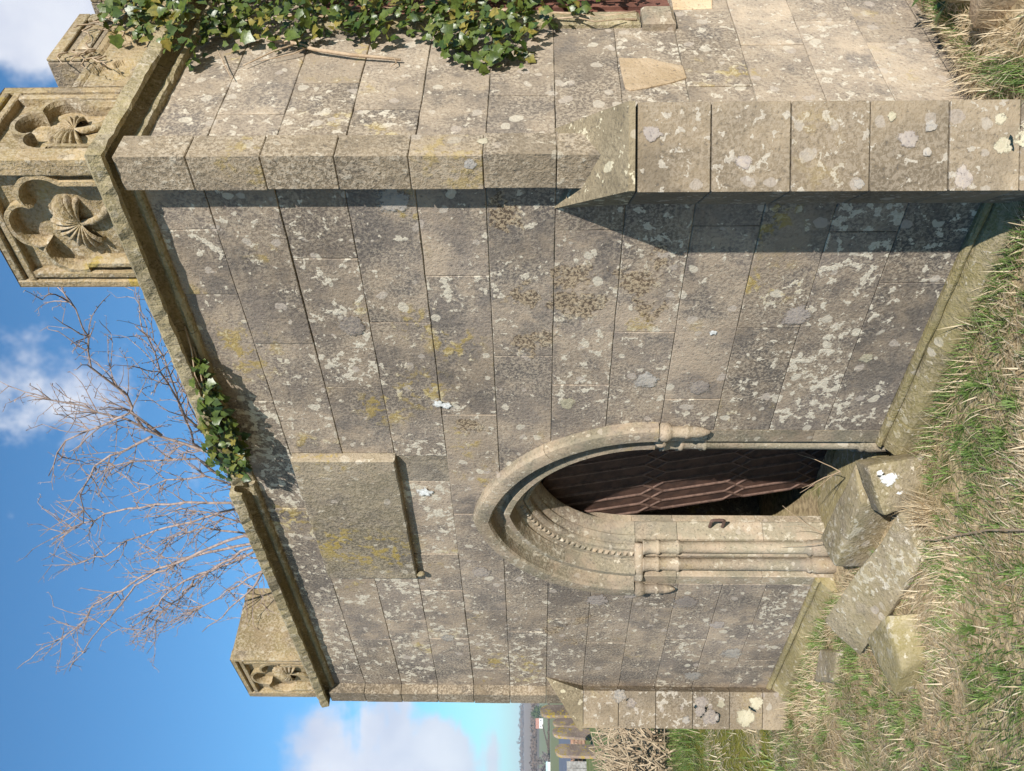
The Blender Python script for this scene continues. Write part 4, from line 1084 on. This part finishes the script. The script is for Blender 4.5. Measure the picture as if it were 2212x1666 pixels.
# ================================================================== BARE SHRUB ON THE ROOF
STEMS = [
 ([(545,1010),(440,975),(400,958),(350,943),(312,925),(287,890),(285,878),(272,858),(247,833),(200,789),(186,759),(192,734),(180,709),(160,666),(147,649),(132,640)], .45, 9),
 ([(325,943),(295,963),(240,988),(205,1008),(185,1048),(172,1073),(180,1103),(180,1130)], .45, 5),
 ([(530,1060),(425,993),(325,995),(250,1003),(215,1010),(200,1040)], .75, 5),
 ([(560,1140),(500,1085),(400,1085),(275,1100),(225,1113),(180,1130),(140,1153),(112,1175)], .5, 7),
 ([(565,1150),(510,1100),(387,1133),(312,1153),(275,1170),(225,1200),(162,1220),(107,1195)], .7, 6),
 ([(570,1165),(527,1155),(462,1180),(375,1220),(300,1250),(245,1282),(200,1305),(180,1345),(147,1370),(80,1412),(37,1445)], .35, 9),
 ([(570,1170),(420,1200),(340,1240),(290,1265),(245,1327),(212,1365),(175,1410),(150,1450)], .6, 5),
 ([(575,1175),(545,1180),(460,1230),(397,1255),(350,1290),(320,1330),(305,1362),(287,1387)], .4, 6),
 ([(575,1180),(480,1225),(422,1250),(375,1302),(340,1337),(332,1390),(317,1412)], .65, 5),
 ([(580,1190),(570,1230),(537,1250),(475,1290),(442,1310),(387,1327)], .4, 5),
 ([(585,1195),(565,1240),(542,1270),(495,1317),(437,1365)], .3, 4),
 ([(540,1020),(420,960),(380,850),(355,770),(332,735),(310,715),(295,708)], .8, 5),
 ([(470,960),(400,900),(350,798),(317,726),(292,704)], .7, 5),
 ([(310,925),(270,905),(207,890),(180,880),(110,868),(55,853)], .46, 4),
 ([(350,943),(285,895),(250,905),(190,930),(145,955),(125,978),(115,1000),(105,1028)], .44, 4),
 ([(560,1080),(480,1010),(430,920),(400,850),(370,800)], .95, 6),
 ([(560,1100),(500,1050),(440,1030),(360,1040),(300,1060),(262,1075)], .9, 6),
 ([(570,1160),(520,1150),(440,1140),(370,1160),(330,1190),(290,1200)], .95, 6),
 ([(580,1180),(530,1200),(470,1220),(410,1270),(360,1330)], .9, 5),
 ([(575,1170),(520,1130),(450,1110),(390,1100),(330,1120)], 1.0, 6),
]
def unp(X, Y, y):
    d = cdir(X, Y); t_ = (y - CAMP.y) / d.y; return CAMP + d * t_
SHRUB = empty('bare_shrub', (-3.2, .6, 3.1), label='leafless shrub with many pale twigs rooted on the chapel roof', category='shrub')
def branch(name, pts, r0, r1, n=5):
    V = []; F = []; tube(V, F, pts, r0, r1, n)
    o = mesh(name, V, F, 'bark', SHRUB, smooth=True); o.matrix_parent_inverse = Matrix.Translation((3.2, -.6, -3.1)); return o
tw_V = []; tw_F = []
def twig(p0, d, L, r, lvl):
    pts = [p0]; d = d.normalized(); n = max(3, int(L / .045))
    for i in range(n):
        d = (d + Vector((random.gauss(0, .16), random.gauss(0, .16), random.gauss(.03, .14)))).normalized()
        pts.append(pts[-1] + d * (L / n))
        if lvl < 2 and random.random() < (.42 if lvl == 0 else .28):
            sd = d.cross(Vector((random.gauss(0, 1), random.gauss(0, 1), random.gauss(0, 1)))).normalized()
            twig(pts[-1], d * .65 + sd * .8, L * random.uniform(.28, .55), r * .65, lvl + 1)
        elif random.random() < .5:   # buds
            sd = d.cross(Vector((random.gauss(0, 1), random.gauss(0, 1), random.gauss(0, 1)))).normalized()
            tube(tw_V, tw_F, [pts[-1], pts[-1] + sd * .012 + d * .006], r * .9, r * .5, 3)
    tube(tw_V, tw_F, pts, r, r * .45, 4)
for P2, y, ns in STEMS:
    yy = y; P3 = []
    for k, (X, Y) in enumerate(P2): P3.append(unp(X, Y, yy)); yy += random.uniform(-.012, .02)
    P4 = []
    for a, b in zip(P3, P3[1:]):
        nn = max(1, int((b - a).length / .10))
        for q in range(nn):
            P4.append(a.lerp(b, q / nn) + Vector((random.gauss(0, .006), random.gauss(0, .006), random.gauss(0, .006))))
    P4.append(P3[-1])
    Lt = sum((b - a).length for a, b in zip(P4, P4[1:]))
    branch('branch', P4, .0055 + .0028 * min(1.6, Lt), .0028, 6)
    for k in range(int(ns * 3.3)):
        i = random.randrange(int(len(P4) * .12), len(P4) - 1)
        d = (P4[min(i + 1, len(P4) - 1)] - P4[i - 1]).normalized(); sd = d.cross(Vector((random.gauss(0, 1), random.gauss(0, 1), random.gauss(0, 1)))).normalized()
        twig(P4[i], d * .7 + sd * .75 + Vector((0, 0, .15)), random.uniform(.12, .33), .0038, 0)
o = mesh('twig_mass', tw_V, tw_F, 'bark', SHRUB, fix=False, kind='stuff'); o.matrix_parent_inverse = Matrix.Translation((3.2, -.6, -3.1))
# short thorny stems sprouting in the doorway
def sprig(loc, L, n, label):
    root = empty('dead_sprig', loc, label=label, category='twig', group=None or 'dead stems in the doorway')
    for k in range(n):
        a = random.uniform(0, 6.28); d = Vector((math.cos(a) * .5, math.sin(a) * .5, 1)); pts = [Vector((0, 0, 0))]
        for q in range(5): d += Vector((random.gauss(0, .15), random.gauss(0, .15), random.gauss(0, .1))); pts.append(pts[-1] + d.normalized() * L / 5)
        V = []; F = []; tube(V, F, pts, .0026, .001, 5); mesh('stem', V, F, 'ivy_stem', root)
sprig((-2.34, .02, .06), .34, 3, 'dead brown stems standing at the foot of the left door jamb')
sprig((-1.86, .10, .16), .22, 4, 'dead forked twig lying behind the slab in the doorway')

# ================================================================== BEYOND THE CHAPEL
# heap of cut branches
V = []; F = []
for k in range(620):
    x = random.uniform(-12.2, -8.3); f = (x + 8.3) / -3.9
    y = .9 - (x + 8.2) * .33 + random.uniform(-.5, .9); h = random.uniform(.05, .62)
    p0 = Vector((x, y, gz(x, y) + h * random.random())); d = Vector((random.gauss(0, .35), random.gauss(0, .35), random.gauss(.75, .35)))
    if random.random() < .35: d.z *= .1
    L = random.uniform(.3, .75); p1 = p0 + d.normalized() * L
    if p1.z > .85: p1.z = .85
    if p1.z < .02: p1.z = .03
    mid = (p0 + p1) / 2 + Vector((random.gauss(0, .04), random.gauss(0, .04), random.gauss(0, .03)))
    tube(V, F, [p0, mid, p1], random.uniform(.006, .016), .006, 4)
mesh('brush_heap', V, F, 'dead_stick', fix=False, kind='stuff', label='tangled heap of cut dead branches beyond the left buttress', category='brush heap')
# gravestones
def gravestone(x, y, w, h, rz, tilt, label, shoulder=.16):
    pts = [(-w / 2, -.15), (w / 2, -.15), (w / 2, h - shoulder)]
    for k in range(1, 10):
        a = math.pi * k / 10; pts.append((w / 2 * math.cos(a) * (1 - .06 * abs(math.sin(3 * a))), h - shoulder + shoulder * math.sin(a) * (1 + .12 * abs(math.sin(2.5 * a)))))
    pts.append((-w / 2, h - shoulder))
    root = empty('gravestone', (x, y, gz(x, y)), label=label, category='gravestone', group='gravestones in the churchyard')
    root.rotation_euler = (tilt, random.uniform(-.03, .03), rz)
    stone('headstone', pts, lambda u, v, d: (u, -d, v), -.05, .05, .02, 'gravestone_mat', root)
    stone('inscription_panel', [(-w * .36, h * .30), (w * .36, h * .30), (w * .36, h * .66), (-w * .36, h * .66)], lambda u, v, d: (u, -d, v), .046, .056, .006, 'gravestone_mat', root)
rzv = math.radians(-58)
def gpos(X, Y, t_): d = cdir(X, Y); return CAMP + d * t_
for X, Y, t_, w, h, lab in [(1297, 1625, 23.4, .46, 1.02, 'broad weathered gravestone with yellow lichen, leftmost of the row behind the brush'), (1283, 1588, 25.6, .42, 1.06, 'reddish gravestone with pointed head, second from the left in the row'),
                            (1278, 1563, 28.0, .36, 1.02, 'small gravestone half hidden behind the left buttress'), (1250, 1535, 21.0, .40, 1.42, 'tall yellow lichened gravestone just above the left buttress slope')]:
    q = gpos(X, Y, t_); gravestone(q.x, q.y, w, h, rzv, random.uniform(-.06, .06), lab)
# rubble boundary wall with separate stones
ax = Vector((-.935, .355, 0)); ay = Vector((.355, .935, 0))
WALL = empty('boundary_wall', (-25.5, 7.0, 0), label='low reddish rubble stone wall behind the gravestones', category='wall')
WALLM = Matrix.Translation((25.5, -7.0, 0))
q0 = gpos(1275, 1590, 28.5); q0.z = 0
ch = 0.0; cn_ = 0
for c in range(6):
    u = -6.0 + random.uniform(0, .2); hh = random.uniform(.10, .15)
    while u < 6.0:
        w = random.uniform(.18, .42); d0 = random.uniform(.0, .04)
        vs = []
        for (uu, vv) in ((u + .01, ch + .008), (u + w - .01, ch + .008 + random.uniform(-.01, .01)), (u + w - .012, ch + hh - .006), (u + .012, ch + hh - .006)): vs.append((uu, vv))
        o = stone('wall_stone', vs, lambda a, b, d: q0 + ay * a + ax * (-d) + Vector((0, 0, b - .12)), -.18, .02 + d0, .018, 'rubble_mat', WALL); o.matrix_parent_inverse = WALLM
        u += w
    ch += hh
# timber shed beside it
q1 = gpos(1277, 1668, 27.6)
SH = empty('garden_shed', (q1.x, q1.y, 0), label='grey weathered board shed at the end of the rubble wall', category='shed')
for k in range(9):
    b = -.9 + k * .2
    o = stone('board', [(b, -.1), (b + .192, -.1), (b + .192, .72), (b, .72)], lambda a, v, d: Vector((q1.x, q1.y, 0)) - ay * (a + .6) - ax * d + Vector((0, 0, v)), -.03, random.uniform(0, .012), .006, 'shed_wood', SH); o.matrix_parent_inverse = Matrix.Translation((-q1.x, -q1.y, 0))
# small glazed gable further off
def house(name, X, Y, t_, w, dpt, hw, hr, wallm, roofm, label, cat, zoff=0.0, rot=0.0, windows=True):
    c = gpos(X, Y, t_); c.z += zoff
    root = empty(name, c, label=label, category=cat); root.rotation_euler = (0, 0, math.atan2(.935, .355) + rot)
    box('wall', (-w / 2, -dpt / 2, -3), (w / 2, dpt / 2, hw), wallm, root)
    V = [(-w / 2 - .2, -dpt / 2 - .2, hw - .02), (w / 2 + .2, -dpt / 2 - .2, hw - .02), (w / 2 + .2, dpt / 2 + .2, hw - .02), (-w / 2 - .2, dpt / 2 + .2, hw - .02), (-w / 2 - .2, 0, hw + hr), (w / 2 + .2, 0, hw + hr)]
    mesh('roof', V, [(0, 1, 5, 4), (2, 3, 4, 5), (0, 3, 4), (1, 2, 5), (0, 1, 2, 3)], roofm, root)
    if windows:
        for k in (-.28, .28): box('window', (w * k - w * .07, -dpt / 2 - .05, hw * .35), (w * k + w * .07, dpt / 2 + .05, hw * .75), 'slate', root)
    return root
house('barn', 1216, 1739, 75, 11, 9, -.55, .85, 'rubble_mat', 'slate', 'wide barn with blue grey slate roof beyond the churchyard wall', 'barn', windows=False)
def gpt(Y, t_, up=0.0):
    q = CAMP + cdir(1160, Y) * t_; q.z = gz(q.x, q.y) + up; return q
def onground(o, Y, t_): o.location = gpt(Y, t_); return o
onground(house('cottage', 1168, 1556, 640, 6.5, 5, 2.8, 2.4, 'white_wall', 'roof_red', 'far white cottage with reddish roof among trees across the valley', 'house'), 1563, 640)
onground(house('farm_shed', 1186, 1655, 425, 4.5, 3, 1.3, .8, 'white_wall', 'teal_glass', 'far pale shed standing by the hedge line', 'shed', windows=False), 1657, 425)
# hedges and far trees
def bumpy(name, centres, mat, label, cat, group=None, squash=1.0):
    """foliage mass made of many small leaf-clump faces"""
    V = []; F = []
    for (c, r) in centres:
        for k in range(46):
            d = Vector((random.gauss(0, 1), random.gauss(0, 1), random.gauss(0, 1))).normalized(); q = Vector(c) + Vector((d.x * r, d.y * r, d.z * r * squash)) * random.uniform(.35, 1.0)
            e1 = Vector((random.gauss(0, 1), random.gauss(0, 1), random.gauss(0, 1))).normalized() * r * .30; e2 = d.cross(e1).normalized() * r * .26
            b = len(V); V += [q + e1, q + e2, q - e1, q - e2]; F.append((b, b + 1, b + 2, b + 3))
    kw = dict(label=label, category=cat)
    if group: kw['group'] = group
    return mesh(name, V, F, mat, fix=False, **kw)
def hedge(Y0, t0, Y1, t1, r, label, n=34):
    cs = []
    for k in range(n + 1):
        f = k / n; cs.append((gpt(Y0 + (Y1 - Y0) * f, t0 + (t1 - t0) * f, r * .6), r * random.uniform(.8, 1.2)))
    bumpy('hedge', cs, 'hedge_mat', label, 'hedge', 'field hedges')
hedge(1500, 440, 1700, 440, .8, 'brown hedge nearest the churchyard across the fields', 70)
hedge(1548, 700, 1616, 460, .55, 'thin dark hedge slanting across the pale field', 60)
hedge(1500, 830, 1700, 830, 4.0, 'broad dark belt of scrub below the brown field')
hedge(1500, 1850, 1700, 1850, 6, 'far tree belt along the foot of the skyline')
def tree(Y, t_, r, mat, label, hgt):
    c = gpt(Y, t_); root = empty('far_tree', c, label=label, category='tree', group='trees across the valley')
    V = []; F = []; tube(V, F, [(0, 0, -hgt * .5), (0, 0, hgt * .6), (r * .1, 0, hgt)], r * .12, r * .05, 6)
    mesh('trunk', V, F, 'bare_tree_mat', root)
    cs = [((random.gauss(0, r * .45), random.gauss(0, r * .45), hgt + random.gauss(0, r * .38)), r * random.uniform(.3, .55)) for _ in range(14)]
    V = []; F = []
    for (cc, rr) in cs:
        for k in range(40):
            d = Vector((random.gauss(0, 1), random.gauss(0, 1), random.gauss(0, 1))).normalized(); q = Vector(cc) + d * rr * random.uniform(.3, 1)
            e1 = Vector((random.gauss(0, 1), random.gauss(0, 1), random.gauss(0, 1))).normalized() * rr * .26; e2 = d.cross(e1).normalized() * rr * .24
            b = len(V); V += [q + e1, q + e2, q - e1, q - e2]; F.append((b, b + 1, b + 2, b + 3))
    mesh('crown', V, F, mat, root, fix=False)
tree(1545, 660, 4.2, 'evergreen_mat', 'dark evergreen tree beside the far cottage', 4)
tree(1534, 620, 4.6, 'evergreen_mat', 'second dark evergreen close to the chapel edge', 4)
tree(1640, 430, 3.4, 'bare_tree_mat', 'bare rounded tree beside the far shed', 3)
tree(1664, 440, 3.4, 'bare_tree_mat', 'bare tree behind the far shed', 3)
for k, w_ in enumerate(('nearest the chapel edge', 'second from the chapel edge', 'third from the chapel edge', 'fourth from the chapel edge', 'fifth from the chapel edge', 'fifth from the frame edge', 'fourth from the frame edge', 'third from the frame edge', 'second from the frame edge', 'nearest the frame edge')):
    tree(1530 + k * 14.5, 2050, 5 + 3 * abs(math.sin(k * 2.3)), 'bare_tree_mat', 'clump of bare trees on the hill skyline, ' + w_, 6)
# thin air over the valley
hz = box('haze', (-9000, -9000, -40), (9000, 9000, 120), 'moss', None, kind='stuff', label='thin pale haze over the valley', category='haze')
hm = bpy.data.materials.new('haze_mat'); hm.use_nodes = True; t = NT(hm.node_tree); t.n.clear()
out = t.new('ShaderNodeOutputMaterial'); vol = t.new('ShaderNodeVolumePrincipled'); vol.inputs['Color'].default_value = (.80, .86, .95, 1); vol.inputs['Density'].default_value = .00022
t.l.new(vol.outputs[0], out.inputs['Volume']); hz.data.materials.clear(); hz.data.materials.append(hm)
